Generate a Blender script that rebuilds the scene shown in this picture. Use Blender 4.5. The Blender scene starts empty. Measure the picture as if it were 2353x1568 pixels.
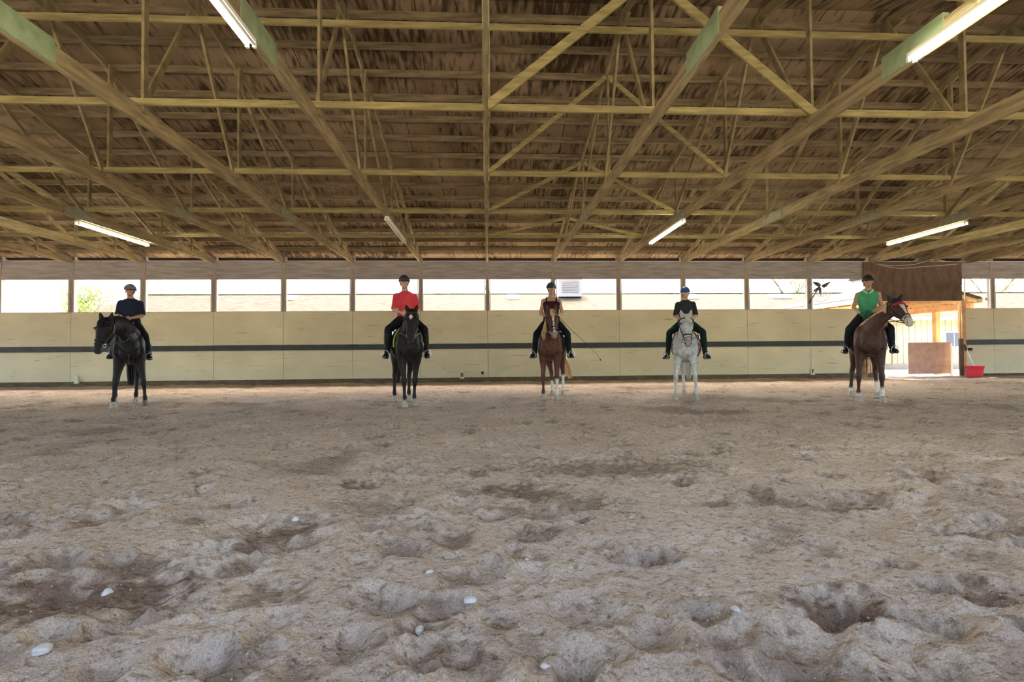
import bpy, bmesh, math, random
import numpy as np
from mathutils import Vector, Matrix
random.seed(7)
PI = math.pi
scn = bpy.context.scene
COL = scn.collection
V = Vector

# ------------------------------------------------------------------ materials
def mat(name, col, rough=0.7, metal=0.0, col2=None, scale=8.0, stretch=(1, 1, 1), bump=0.0, bscale=60.0, emit=None, estr=0.0, detail=5, lo=.35, hi=.65, spec=.3):
    m = bpy.data.materials.new(name); m.use_nodes = True
    nt = m.node_tree; b = nt.nodes['Principled BSDF']
    b.inputs['Base Color'].default_value = (*col, 1); b.inputs['Roughness'].default_value = rough
    b.inputs['Metallic'].default_value = metal; b.inputs['Specular IOR Level'].default_value = spec
    if emit:
        b.inputs['Emission Color'].default_value = (*emit, 1); b.inputs['Emission Strength'].default_value = estr
    if col2 or bump:
        tc = nt.nodes.new('ShaderNodeTexCoord'); mp = nt.nodes.new('ShaderNodeMapping')
        mp.inputs['Scale'].default_value = stretch
        nt.links.new(tc.outputs['Object'], mp.inputs['Vector'])
    if col2:
        n = nt.nodes.new('ShaderNodeTexNoise'); n.inputs['Scale'].default_value = scale; n.inputs['Detail'].default_value = detail
        r = nt.nodes.new('ShaderNodeValToRGB')
        r.color_ramp.elements[0].color = (*col, 1); r.color_ramp.elements[1].color = (*col2, 1)
        r.color_ramp.elements[0].position = lo; r.color_ramp.elements[1].position = hi
        nt.links.new(mp.outputs[0], n.inputs['Vector']); nt.links.new(n.outputs['Fac'], r.inputs[0])
        nt.links.new(r.outputs[0], b.inputs['Base Color'])
    if bump:
        n2 = nt.nodes.new('ShaderNodeTexNoise'); n2.inputs['Scale'].default_value = bscale; n2.inputs['Detail'].default_value = 6
        bp = nt.nodes.new('ShaderNodeBump'); bp.inputs['Strength'].default_value = bump; bp.inputs['Distance'].default_value = .02
        nt.links.new(mp.outputs[0], n2.inputs['Vector']); nt.links.new(n2.outputs['Fac'], bp.inputs['Height'])
        nt.links.new(bp.outputs[0], b.inputs['Normal'])
    return m

M = {}
M['lumber'] = mat('weathered lumber', (.18, .135, .068), .8, col2=(.32, .25, .13), scale=3, stretch=(6, .8, 6), bump=.2, bscale=25)
M['web'] = mat('web lumber', (.17, .135, .065), .8, col2=(.30, .24, .12), scale=5, bump=.15, bscale=25)
M['purlin'] = mat('purlin lumber', (.135, .10, .055), .8, col2=(.24, .185, .10), scale=3, stretch=(.8, 6, 6), bump=.15, bscale=25)
M['brace'] = mat('brace lumber', (.22, .175, .07), .8, col2=(.35, .29, .12), scale=3, stretch=(.8, 6, 6), bump=.15, bscale=25)
M['gusset'] = mat('green painted plywood', (.20, .25, .13), .75, col2=(.27, .33, .19), scale=6)
M['greygusset'] = mat('grey plywood plate', (.19, .18, .12), .8, col2=(.27, .26, .18), scale=5)
M['post'] = mat('haze-greyed wall lumber', (.22, .185, .155), .8, col2=(.34, .29, .25), scale=5, stretch=(4, 4, .8))  # grey of the window haze is mixed into the lumber colour
M['header'] = mat('haze-greyed header board', (.22, .195, .18), .8, col2=(.32, .29, .27), scale=2.5, stretch=(.6, 1, 5), bump=.1)  # brown board painted paler and greyer to carry the window haze
M['doorheader'] = mat('brown door track boards', (.085, .052, .032), .8, col2=(.14, .09, .058), scale=2.5, stretch=(2, 1, 1))
M['strip'] = mat('pale trim strip', (.55, .5, .42), .7)
M['black'] = mat('painted recess shade', (.02, .02, .022), .9)  # near-black colour standing in for shade in recesses
M['rail'] = mat('slate painted board', (.035, .042, .045), .6, col2=(.05, .058, .062), scale=3)
M['baseb'] = mat('dirty base board', (.085, .06, .035), .9, col2=(.15, .115, .075), scale=3, stretch=(1, 1, 4), bump=.2)
M['tube'] = mat('lit tube', (1, 1, 1), .3, emit=(1, .96, .70), estr=42)
M['tube_off'] = mat('unlit tube', (.75, .75, .68), .25)
M['fixture'] = mat('fixture enamel', (.62, .6, .48), .4)
M['steel'] = mat('steel', (.55, .55, .55), .3, 1.0)
M['leather'] = mat('black leather', (.012, .011, .011), .4, spec=.5)
M['brownleather'] = mat('brown leather', (.05, .022, .012), .45, spec=.5)
M['hoof'] = mat('hoof horn', (.30, .25, .18), .6, col2=(.45, .4, .32), scale=20)
M['darkhoof'] = mat('dark hoof horn', (.10, .085, .07), .6, col2=(.2, .17, .14), scale=20)
M['eye'] = mat('eye', (.006, .005, .004), .1, spec=.6)
M['red'] = mat('red plastic', (.62, .035, .06), .45)
M['white'] = mat('white plastic', (.75, .74, .68), .5)
M['ink'] = mat('black ink', (.02, .02, .02), .6)
M['gate'] = mat('pinkish plywood', (.52, .32, .25), .8, col2=(.64, .43, .35), scale=4)
M['porch'] = mat('orange pine', (.55, .30, .13), .75, col2=(.66, .40, .2), scale=4)
M['siding'] = mat('cream siding', (.40, .38, .26), .7, col2=(.44, .42, .30), scale=2)
M['creamtrim'] = mat('cream trim', (.42, .39, .25), .6)
M['pane'] = mat('window pane', (.08, .10, .14), .15, spec=.6)
M['shade'] = mat('dark green leaf', (.05, .09, .02), .8)
M['leaf'] = mat('leaf', (.14, .22, .035), .7, col2=(.26, .34, .07), scale=1.5)
M['bark'] = mat('bark', (.10, .075, .055), .9, col2=(.16, .13, .10), scale=8)
M['skyl'] = mat('roof vent metal', (.5, .52, .55), .4)
M['stone'] = mat('pale pebble', (.42, .38, .32), .7, col2=(.58, .54, .47), scale=30)
M['grit'] = mat('grit', (.22, .18, .14), .9, col2=(.42, .37, .30), scale=20)
M['clod'] = mat('clod', (.10, .075, .055), .95, bump=.6, bscale=80)
M['concrete'] = mat('pale yard concrete', (.46, .39, .29), .9, col2=(.54, .47, .37), scale=1.5)
M['metalvent'] = mat('white louvre', (.30, .275, .25), .6)
M['fan'] = mat('fan steel', (.03, .035, .04), .5)
M['guard'] = mat('fan guard wire', (.35, .27, .2), .5)
M['bone'] = mat('off white label', (.68, .66, .56), .6)

def shingle_mat():
    m = bpy.data.materials.new('tan shingles'); m.use_nodes = True; nt = m.node_tree; b = nt.nodes['Principled BSDF']
    b.inputs['Roughness'].default_value = .9; b.inputs['Specular IOR Level'].default_value = .1
    tc = nt.nodes.new('ShaderNodeTexCoord'); mp = nt.nodes.new('ShaderNodeMapping'); mp.inputs['Scale'].default_value = (1.0, 3.2, 1)
    mp.inputs['Rotation'].default_value = (0, 0, .15)
    n = nt.nodes.new('ShaderNodeTexNoise'); n.inputs['Scale'].default_value = 2.4; n.inputs['Detail'].default_value = 3
    r = nt.nodes.new('ShaderNodeValToRGB')
    e = r.color_ramp.elements; e[0].position = .38; e[0].color = (.036, .023, .013, 1); e[1].position = .58; e[1].color = (.056, .046, .026, 1)
    nt.links.new(tc.outputs['Object'], mp.inputs[0]); nt.links.new(mp.outputs[0], n.inputs['Vector'])
    nt.links.new(n.outputs['Fac'], r.inputs[0]); nt.links.new(r.outputs[0], b.inputs['Base Color'])
    return m
M['shingle'] = shingle_mat()

def panel_mat():
    """cream painted plywood kick wall with scratches, a board line and scuffs"""
    m = bpy.data.materials.new('cream painted plywood'); m.use_nodes = True; nt = m.node_tree; b = nt.nodes['Principled BSDF']
    b.inputs['Roughness'].default_value = .75; b.inputs['Specular IOR Level'].default_value = .2
    N = nt.nodes.new; L = nt.links.new
    tc = N('ShaderNodeTexCoord')
    def noise(sc, st, det=4):
        mp = N('ShaderNodeMapping'); mp.inputs['Scale'].default_value = st; L(tc.outputs['Object'], mp.inputs[0])
        n = N('ShaderNodeTexNoise'); n.inputs['Scale'].default_value = sc; n.inputs['Detail'].default_value = det; L(mp.outputs[0], n.inputs['Vector']); return n.outputs['Fac']
    def ramp(f, a, bb, ca, cb):
        r = N('ShaderNodeValToRGB'); e = r.color_ramp.elements; e[0].position = a; e[1].position = bb; e[0].color = (*ca, 1); e[1].color = (*cb, 1); L(f, r.inputs[0]); return r.outputs[0]
    def mul(a, bb):
        x = N('ShaderNodeMix'); x.data_type = 'RGBA'; x.blend_type = 'MULTIPLY'; x.inputs[0].default_value = 1; L(a, x.inputs[6]); L(bb, x.inputs[7]); return x.outputs[2]
    base = ramp(noise(.5, (1, 1, 1.5)), .35, .65, (.64, .59, .42), (.71, .67, .48))
    mottle = ramp(noise(1.3, (.6, 1, 1)), .35, .7, (.88, .88, .88), (1, 1, 1))  # random patches of slightly darker tone
    scr = ramp(noise(1.6, (.9, 1, 14), 6), .28, .36, (.55, .52, .42), (1, 1, 1))
    spots = ramp(noise(3.5, (1, 1, 1.6), 6), .22, .29, (.5, .45, .35), (1, 1, 1))
    L(mul(mul(base, mottle), mul(scr, spots)), b.inputs['Base Color'])
    return m
M['panel'] = panel_mat()

def deck_mat():
    """roof plywood with black mould runs down the slope"""
    m = bpy.data.materials.new('stained roof plywood'); m.use_nodes = True; nt = m.node_tree; b = nt.nodes['Principled BSDF']
    b.inputs['Roughness'].default_value = .85; b.inputs['Specular IOR Level'].default_value = .1
    N = nt.nodes.new; L = nt.links.new
    tc = N('ShaderNodeTexCoord')
    def noise(sc, st, det=4, loc=(0, 0, 0)):
        mp = N('ShaderNodeMapping'); mp.inputs['Scale'].default_value = st; mp.inputs['Location'].default_value = loc; L(tc.outputs['Object'], mp.inputs[0])
        n = N('ShaderNodeTexNoise'); n.inputs['Scale'].default_value = sc; n.inputs['Detail'].default_value = det; L(mp.outputs[0], n.inputs['Vector']); return n.outputs['Fac']
    def ramp(f, a, bb, ca, cb):
        r = N('ShaderNodeValToRGB'); e = r.color_ramp.elements; e[0].position = a; e[1].position = bb; e[0].color = (*ca, 1); e[1].color = (*cb, 1); L(f, r.inputs[0]); return r.outputs[0]
    def mul(a, bb):
        x = N('ShaderNodeMix'); x.data_type = 'RGBA'; x.blend_type = 'MULTIPLY'; x.inputs[0].default_value = 1; L(a, x.inputs[6]); L(bb, x.inputs[7]); return x.outputs[2]
    base = ramp(noise(.8, (1.2, .5, 1)), .35, .65, (.175, .125, .075), (.28, .205, .125))
    # narrow dark runs following the slope, their strength varying in patches
    runs = noise(5, (2.2, .55, .55), 6)
    patch = noise(.35, (1, 1, 1), 3, (4.3, 0, 0))
    add = N('ShaderNodeMath'); add.operation = 'MULTIPLY_ADD'; add.inputs[1].default_value = .9; L(patch, add.inputs[0]); L(runs, add.inputs[2])
    stain = ramp(add.outputs[0], .78, 1.02, (.26, .24, .22), (1, 1, 1))
    br = N('ShaderNodeTexBrick'); br.inputs['Scale'].default_value = 1; br.inputs['Mortar Size'].default_value = .012
    br.inputs['Brick Width'].default_value = 1.22; br.inputs['Row Height'].default_value = 2.44; br.inputs['Color1'].default_value = (1, 1, 1, 1); br.inputs['Color2'].default_value = (.8, .78, .74, 1); br.inputs['Mortar'].default_value = (.3, .28, .25, 1)
    L(tc.outputs['Object'], br.inputs['Vector'])
    L(mul(mul(base, stain), br.outputs['Color']), b.inputs['Base Color'])
    return m
M['deck'] = deck_mat()

def sand_mat():
    m = bpy.data.materials.new('arena sand'); m.use_nodes = True; nt = m.node_tree; b = nt.nodes['Principled BSDF']
    b.inputs['Roughness'].default_value = .95; b.inputs['Specular IOR Level'].default_value = .1
    N = nt.nodes.new; L = nt.links.new
    tc = N('ShaderNodeTexCoord')
    def noise(sc, det=4, st=(1, 1, 1)):
        mp = N('ShaderNodeMapping'); mp.inputs['Scale'].default_value = st; L(tc.outputs['Object'], mp.inputs[0])
        n = N('ShaderNodeTexNoise'); n.inputs['Scale'].default_value = sc; n.inputs['Detail'].default_value = det; L(mp.outputs[0], n.inputs['Vector']); return n.outputs['Fac']
    def ramp(f, a, bb, ca, cb):
        r = N('ShaderNodeValToRGB'); e = r.color_ramp.elements; e[0].position = a; e[1].position = bb; e[0].color = (*ca, 1); e[1].color = (*cb, 1); L(f, r.inputs[0]); return r.outputs[0]
    def mul(a, bb):
        x = N('ShaderNodeMix'); x.data_type = 'RGBA'; x.blend_type = 'MULTIPLY'; x.inputs[0].default_value = 1; L(a, x.inputs[6]); L(bb, x.inputs[7]); return x.outputs[2]
    at = N('ShaderNodeAttribute'); at.attribute_name = 'damp'
    base = ramp(noise(1.1, 6), .3, .7, (.45, .345, .255), (.55, .44, .33))
    mx = N('ShaderNodeMix'); mx.data_type = 'RGBA'; L(at.outputs['Fac'], mx.inputs[0]); L(base, mx.inputs[6]); mx.inputs[7].default_value = (.19, .125, .082, 1)
    grain = ramp(noise(150, 3), .3, .7, (.70, .68, .66), (1.12, 1.12, 1.12))
    grit = ramp(noise(42, 4), .27, .36, (.42, .40, .38), (1, 1, 1))
    speck = N('ShaderNodeTexVoronoi'); speck.inputs['Scale'].default_value = 38; L(tc.outputs['Object'], speck.inputs['Vector'])
    sp = N('ShaderNodeMath'); sp.operation = 'LESS_THAN'; sp.inputs[1].default_value = .085; L(speck.outputs['Distance'], sp.inputs[0])
    crumbs = ramp(noise(24, 6, (.8, 1.2, 1)), .34, .46, (.60, .57, .54), (1, 1, 1))
    c = mul(mul(mul(mx.outputs[2], grain), grit), crumbs)
    m2 = N('ShaderNodeMix'); m2.data_type = 'RGBA'; L(sp.outputs[0], m2.inputs[0]); L(c, m2.inputs[6]); m2.inputs[7].default_value = (.50, .45, .38, 1)
    L(m2.outputs[2], b.inputs['Base Color'])
    bp = N('ShaderNodeBump'); bp.inputs['Strength'].default_value = .9; bp.inputs['Distance'].default_value = .02; L(noise(55, 8), bp.inputs['Height'])
    bp2 = N('ShaderNodeBump'); bp2.inputs['Strength'].default_value = .8; bp2.inputs['Distance'].default_value = .04; L(noise(11, 6), bp2.inputs['Height'])
    L(bp.outputs[0], bp2.inputs['Normal']); L(bp2.outputs[0], b.inputs['Normal'])
    return m
M['sand'] = sand_mat()

_attr = {}
def attr_mat(name, rough=.5, spec=.3, noise=.25, nscale=14):
    if name in _attr: return _attr[name]
    m = bpy.data.materials.new(name); m.use_nodes = True; nt = m.node_tree; b = nt.nodes['Principled BSDF']
    b.inputs['Roughness'].default_value = rough; b.inputs['Specular IOR Level'].default_value = spec
    a = nt.nodes.new('ShaderNodeAttribute'); a.attribute_name = 'coat'
    n = nt.nodes.new('ShaderNodeTexNoise'); n.inputs['Scale'].default_value = nscale; n.inputs['Detail'].default_value = 4
    tc = nt.nodes.new('ShaderNodeTexCoord'); nt.links.new(tc.outputs['Object'], n.inputs['Vector'])
    r = nt.nodes.new('ShaderNodeValToRGB'); e = r.color_ramp.elements
    e[0].position = .3; e[1].position = .7; e[0].color = (1 - noise,) * 3 + (1,); e[1].color = (1 + noise * .4,) * 3 + (1,)
    x = nt.nodes.new('ShaderNodeMix'); x.data_type = 'RGBA'; x.blend_type = 'MULTIPLY'; x.inputs[0].default_value = 1
    nt.links.new(n.outputs['Fac'], r.inputs[0]); nt.links.new(a.outputs['Color'], x.inputs[6]); nt.links.new(r.outputs[0], x.inputs[7])
    nt.links.new(x.outputs[2], b.inputs['Base Color'])
    _attr[name] = m; return m

# ------------------------------------------------------------------ mesh helpers
def link_mesh(name, me, m=None, parent=None, loc=(0, 0, 0)):
    o = bpy.data.objects.new(name, me)
    if m is not None: me.materials.append(m)
    o.location = loc; o.parent = parent; COL.objects.link(o); return o
def bm_obj(name, bm, m=None, parent=None, loc=(0, 0, 0), smooth=False):
    me = bpy.data.meshes.new(name)
    bmesh.ops.recalc_face_normals(bm, faces=bm.faces[:])
    if smooth:
        for f in bm.faces: f.smooth = True
    bm.to_mesh(me); bm.free(); return link_mesh(name, me, m, parent, loc)
def box(bm, x0, x1, y0, y1, z0, z1):
    vs = [bm.verts.new(p) for p in ((x0, y0, z0), (x1, y0, z0), (x1, y1, z0), (x0, y1, z0), (x0, y0, z1), (x1, y0, z1), (x1, y1, z1), (x0, y1, z1))]
    for f in ((0, 3, 2, 1), (4, 5, 6, 7), (0, 1, 5, 4), (1, 2, 6, 5), (2, 3, 7, 6), (3, 0, 4, 7)): bm.faces.new([vs[i] for i in f])
def bar(bm, a, b, w, d, up=(1, 0, 0)):
    """rectangular timber from a to b; w = size along `up`, d = size across"""
    a, b, u = V(a), V(b), V(up); t = (b - a).normalized(); u = (u - t * u.dot(t)).normalized(); n = t.cross(u)
    vs = []
    for p in (a, b):
        for su, sn in ((-1, -1), (1, -1), (1, 1), (-1, 1)): vs.append(bm.verts.new(p + u * su * w / 2 + n * sn * d / 2))
    for f in ((3, 2, 1, 0), (4, 5, 6, 7), (0, 1, 5, 4), (1, 2, 6, 5), (2, 3, 7, 6), (3, 0, 4, 7)): bm.faces.new([vs[i] for i in f])
def prism(bm, pts, x0, x1):
    """polygon pts (y,z) extruded along x"""
    a = [bm.verts.new((x0, y, z)) for y, z in pts]; b = [bm.verts.new((x1, y, z)) for y, z in pts]
    bm.faces.new(a[::-1]); bm.faces.new(b)
    for i in range(len(pts)): j = (i + 1) % len(pts); bm.faces.new([a[i], a[j], b[j], b[i]])
def tube(bm, pts, rad, n=8):
    """round tube through pts with radius or list of radii"""
    pts = [V(p) for p in pts]; k = len(pts)
    if not hasattr(rad, '__len__'): rad = [rad] * k
    prev = None; ref = None
    for i, p in enumerate(pts):
        t = (pts[min(i + 1, k - 1)] - pts[max(i - 1, 0)])
        t = t.normalized() if t.length > 1e-9 else V((0, 0, 1))
        if ref is None: ref = t.orthogonal().normalized()
        ref = (ref - t * ref.dot(t)).normalized(); bi = t.cross(ref)
        ring = [bm.verts.new(p + (ref * math.cos(2 * PI * j / n) + bi * math.sin(2 * PI * j / n)) * rad[i]) for j in range(n)]
        if prev:
            for j in range(n): bm.faces.new([prev[j], prev[(j + 1) % n], ring[(j + 1) % n], ring[j]])
        else: bm.faces.new(ring[::-1])
        prev = ring
    bm.faces.new(prev)
def crom(P, t):
    n = len(P) - 1; i = min(int(t), n - 1); f = t - i
    a, b, c, d = P[max(i - 1, 0)], P[i], P[i + 1], P[min(i + 2, n)]
    return 0.5 * ((2 * b) + (-a + c) * f + (2 * a - 5 * b + 4 * c - d) * f * f + (-a + 3 * b - 3 * c + d) * f ** 3)
def loft(bm, secs, lat, n=20, sub=3, sq=1.0):
    """secs: (center, r_lateral, r_other[, lateral dir]); elliptical rings through them, smoothly interpolated"""
    S = [np.array([*s[0], s[1], s[2], *(s[3] if len(s) > 3 else lat)], float) for s in secs]
    T = [i / sub for i in range((len(S) - 1) * sub + 1)]
    Q = [crom(S, t) for t in T]; prev = None
    for i, q in enumerate(Q):
        c = V(q[:3]); l = V(q[5:8]).normalized()
        t = V(Q[min(i + 1, len(Q) - 1)][:3]) - V(Q[max(i - 1, 0)][:3]); t.normalize()
        l = (l - t * l.dot(t)).normalized(); m = t.cross(l)
        ring = []
        for j in range(n):
            a = 2 * PI * j / n; ca, sa = math.cos(a), math.sin(a)
            ring.append(bm.verts.new(c + l * max(q[3], .004) * math.copysign(abs(ca) ** sq, ca) + m * max(q[4], .004) * math.copysign(abs(sa) ** sq, sa)))
        if prev:
            for j in range(n): bm.faces.new([prev[j], prev[(j + 1) % n], ring[(j + 1) % n], ring[j]])
        else: bm.faces.new(ring[::-1])
        prev = ring
    bm.faces.new(prev)
def ball(bm, c, r, seg=14, rot=None):
    r = r if hasattr(r, '__len__') else (r, r, r)
    mt = Matrix.Translation(V(c)) @ (rot.to_4x4() if rot else Matrix.Identity(4)) @ Matrix.Diagonal((*r, 1))
    bmesh.ops.create_uvsphere(bm, u_segments=seg, v_segments=seg // 2 + 2, radius=1, matrix=mt)
def lathe(bm, prof, n=24, c=(0, 0, 0)):
    """profile (r,z) about the z axis"""
    prev = None
    for r, z in prof:
        ring = [bm.verts.new((c[0] + r * math.cos(2 * PI * j / n), c[1] + r * math.sin(2 * PI * j / n), c[2] + z)) for j in range(n)]
        if prev:
            for j in range(n): bm.faces.new([prev[j], prev[(j + 1) % n], ring[(j + 1) % n], ring[j]])
        prev = ring
def fuse(name, bm, voxel, parent=None, m=None, loc=(0, 0, 0), smooth=4, colour=None):
    """one continuous skin over everything in bm"""
    me = bpy.data.meshes.new(name + '_raw'); bmesh.ops.recalc_face_normals(bm, faces=bm.faces[:]); bm.to_mesh(me); bm.free()
    o = bpy.data.objects.new('tmp', me); COL.objects.link(o)
    r = o.modifiers.new('r', 'REMESH'); r.mode = 'VOXEL'; r.voxel_size = voxel; r.use_smooth_shade = True
    if smooth:
        s = o.modifiers.new('s', 'SMOOTH'); s.iterations = smooth; s.factor = .5
    dg = bpy.context.evaluated_depsgraph_get()
    nm = bpy.data.meshes.new_from_object(o.evaluated_get(dg)); nm.name = name
    bpy.data.objects.remove(o); bpy.data.meshes.remove(me)
    nm.materials.clear()
    if colour is not None:
        n = len(nm.vertices); co = np.empty(n * 3, np.float32); nm.vertices.foreach_get('co', co); co = co.reshape(-1, 3)
        c = np.ones((n, 4), np.float32); c[:, :3] = colour(co)
        a = nm.color_attributes.new('coat', 'FLOAT_COLOR', 'POINT'); a.data.foreach_set('color', c.ravel())
    return link_mesh(name, nm, m, parent, loc)
def tag(o, label=None, cat=None, group=None, kind=None):
    if label: o['label'] = label
    if cat: o['category'] = cat
    if group: o['group'] = group
    if kind: o['kind'] = kind
    return o
def empty(name, loc, label, cat, group=None):
    o = bpy.data.objects.new(name, None); COL.objects.link(o); o.location = loc; o.empty_display_size = .1
    return tag(o, label, cat, group)
def struct(name, bm, m): return tag(bm_obj(name, bm, m), kind='structure')
def copy_tree(root, loc, label, group=None):
    r = root.copy(); COL.objects.link(r); r.location = loc; r['label'] = label
    if group: r['group'] = group
    for ch in root.children:
        c = ch.copy(); COL.objects.link(c); c.parent = r
        for g in ch.children:
            d = g.copy(); COL.objects.link(d); d.parent = c
    return r
ORD = ['', 'first', 'second', 'third', 'fourth', 'fifth', 'sixth', 'seventh', 'eighth', 'ninth', 'tenth', 'eleventh', 'twelfth', 'thirteenth', 'fourteenth', 'fifteenth', 'sixteenth', 'seventeenth']

# ------------------------------------------------------------------ the hall
YW, YN, YR = 17.64, -1.04, 8.3            # window wall, near wall, ridge
XL, XR = -26.4, 31.2                      # end walls
BAY = 2.41
ZC = 4.32                                 # underside of truss bottom chords
def roof_z(y): return 9.29 - .268 * (y if y >= YR else 2 * YR - y)     # top of the top chords
SILL, WTOP = 2.59, 3.735
DX0, DX1, DZ = 14.45, 17.95, 2.89         # doorway

# floor: rectilinear sheet of churned sand, finer where it is seen closely
def fbm(x, y, scale, octaves, seed, ax=1.0):
    rng = np.random.RandomState(seed); out = np.zeros_like(x); amp = 1.0; tot = 0
    for o in range(octaves):
        tab = rng.rand(256, 256).astype(np.float32) * 2 - 1
        u = x * scale * ax + 37.3 * o; v = y * scale + 11.7 * o
        iu = np.floor(u).astype(int); iv = np.floor(v).astype(int); fu = u - iu; fv = v - iv
        fu = fu * fu * (3 - 2 * fu); fv = fv * fv * (3 - 2 * fv)
        a = tab[iu & 255, iv & 255]; b = tab[(iu + 1) & 255, iv & 255]; c = tab[iu & 255, (iv + 1) & 255]; d = tab[(iu + 1) & 255, (iv + 1) & 255]
        out += amp * ((a * (1 - fu) + b * fu) * (1 - fv) + (c * (1 - fu) + d * fu) * fv); tot += amp; amp *= .5; scale *= 2.03
    return out / tot
def steps(segs):
    r = [segs[0][0]]
    for a, b, s in segs:
        n = max(1, round((b - a) / s)); r += [a + (b - a) * (i + 1) / n for i in range(n)]
    return np.array(r)
gx = steps([(XL, -13, .14), (-13, -4.2, .055), (-4.2, 4.4, .018), (4.4, 13.5, .055), (13.5, XR, .14)])
gy = steps([(YN, 1.3, .1), (1.3, 3.2, .0135), (3.2, 5.5, .022), (5.5, 10, .036), (10, YW - .01, .055)])
GX, GY = np.meshgrid(gx, gy)
H = .028 * fbm(GX, GY, .9, 3, 1) + .020 * (1 - 2.2 * np.abs(fbm(GX, GY, 1.9, 4, 2, .7))) + (.016 + .012 * np.clip((GY - 3) / 4, 0, 1)) * fbm(GX, GY, 5, 4, 3, .8) + (.012 + .010 * np.clip((GY - 3) / 4, 0, 1)) * fbm(GX, GY, 14, 3, 4, .7) + .006 * fbm(GX, GY, 45, 2, 6)
damp = np.clip((fbm(GX, GY, .55, 5, 9) - .30) * 3.0, 0, .55)
rng = np.random.RandomState(5)
def crater(x, y, r, dep, dk=0., asp=1.0, ang=0.):
    R = r * 2.6
    i0, i1 = np.searchsorted(gx, [x - R, x + R]); j0, j1 = np.searchsorted(gy, [y - R, y + R])
    if i1 <= i0 or j1 <= j0: return
    sx = GX[j0:j1, i0:i1] - x; sy = GY[j0:j1, i0:i1] - y
    u = (sx * math.cos(ang) + sy * math.sin(ang)) / asp; v = -sx * math.sin(ang) + sy * math.cos(ang)
    jit = 1 + .35 * fbm(GX[j0:j1, i0:i1], GY[j0:j1, i0:i1], 9, 2, 21)
    d = np.sqrt(u * u + v * v) / (r * jit)
    H[j0:j1, i0:i1] += -dep * np.exp(-(d ** 3)) + dep * .45 * np.exp(-((d - 1.35) / .33) ** 2)
    if dk:
        n = fbm(GX[j0:j1, i0:i1], GY[j0:j1, i0:i1], 24, 3, 33)
        damp[j0:j1, i0:i1] = np.maximum(damp[j0:j1, i0:i1], dk * np.clip(1.45 - d + n * 1.1, 0, 1))
for k in range(1500):
    y = rng.uniform(1.2, 17.0); x = rng.uniform(-1, 1) * (y * 1.15 + 1.5)
    if abs(x) > 26: continue
    r = rng.uniform(.05, .12); crater(x, y, r, rng.uniform(.012, .042), rng.choice([0, 0, .45, .7]), rng.uniform(1, 1.5), rng.uniform(0, PI))
for (x, y, r, dep, dk, asp, ang) in (
    (-1.78, 2.36, .20, .035, 1, 2.2, .3), (-2.05, 2.42, .12, .03, 1, 1.6, 0), (-1.5, 2.34, .1, .03, .9, 1.3, 0), (-1.85, 2.6, .1, .02, .9, 1.8, 0),
    (-1.36, 2.83, .09, .045, 1, 1.2, .5), (-1.28, 3.16, .15, .03, .9, 1.8, .4), (-1.08, 2.95, .10, .03, .6, 1.7, .8),
    (1.47, 2.02, .13, .05, 1, 1.5, -.2), (1.05, 1.65, .15, .06, .7, 1.2, 0), (2.8, 2.75, .11, .045, .9, 1.3, 0), (3.15, 2.83, .13, .045, .8, 1.6, 0),
    (3.62, 3.97, .15, .05, .8, 1.4, 0), (2.16, 2.05, .12, .045, .9, 1.1, .6), (-.29, 1.94, .07, .04, 1, 1.6, .4), (-.50, 1.85, .1, .03, .5, 1.2, 0),
    (.94, 2.6, .08, .045, .9, 1, 0), (.22, 2.62, .07, .02, .5, 1.6, 0), (.3, 3.85, .2, .03, .9, 1.6, -.4), (-1.08, 4.17, .13, .04, .9, 1.3, 0),
    (-.8, 3.6, .2, .03, .5, 1.5, 0), (1.2, 4.6, .35, .03, .7, 2.6, 0), (-.12, 2.42, .09, .03, .6, 1.3, 0), (.42, 2.05, .13, .04, .3, 1.3, 0), (4.9, 3.9, .16, .05, .8, 1.3, 0),
    (2.6, 3.4, .14, .04, .7, 1.5, 0), (2.0, 3.45, .12, .035, .7, 1.6, .2), (-2.6, 3.4, .13, .03, .7, 1.6, 0), (2.1, 1.7, .3, -.03, 0, 1.6, .2), (-.2, 1.7, .25, -.025, 0, 1.5, .2)):
    crater(x, y, r, dep, dk, asp, ang)
H *= np.clip((GY + .9) / 1.5, .3, 1)
H *= 1 - .15 * np.clip((GY - 5) / 12, 0, 1)
H -= .01
bank = np.clip((GY - 17.15) / .45, 0, 1); H += .03 * bank * bank
flat = np.clip((17.5 - GY) / .5, 0, 1)
ny, nx = GX.shape
def floor_height(x, y):
    i = int(np.clip(np.searchsorted(gx, x), 1, nx - 1)); j = int(np.clip(np.searchsorted(gy, y), 1, ny - 1)); return float(H[j, i])
HOOVES = []          # filled by the horses; the sheet is built afterwards

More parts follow.
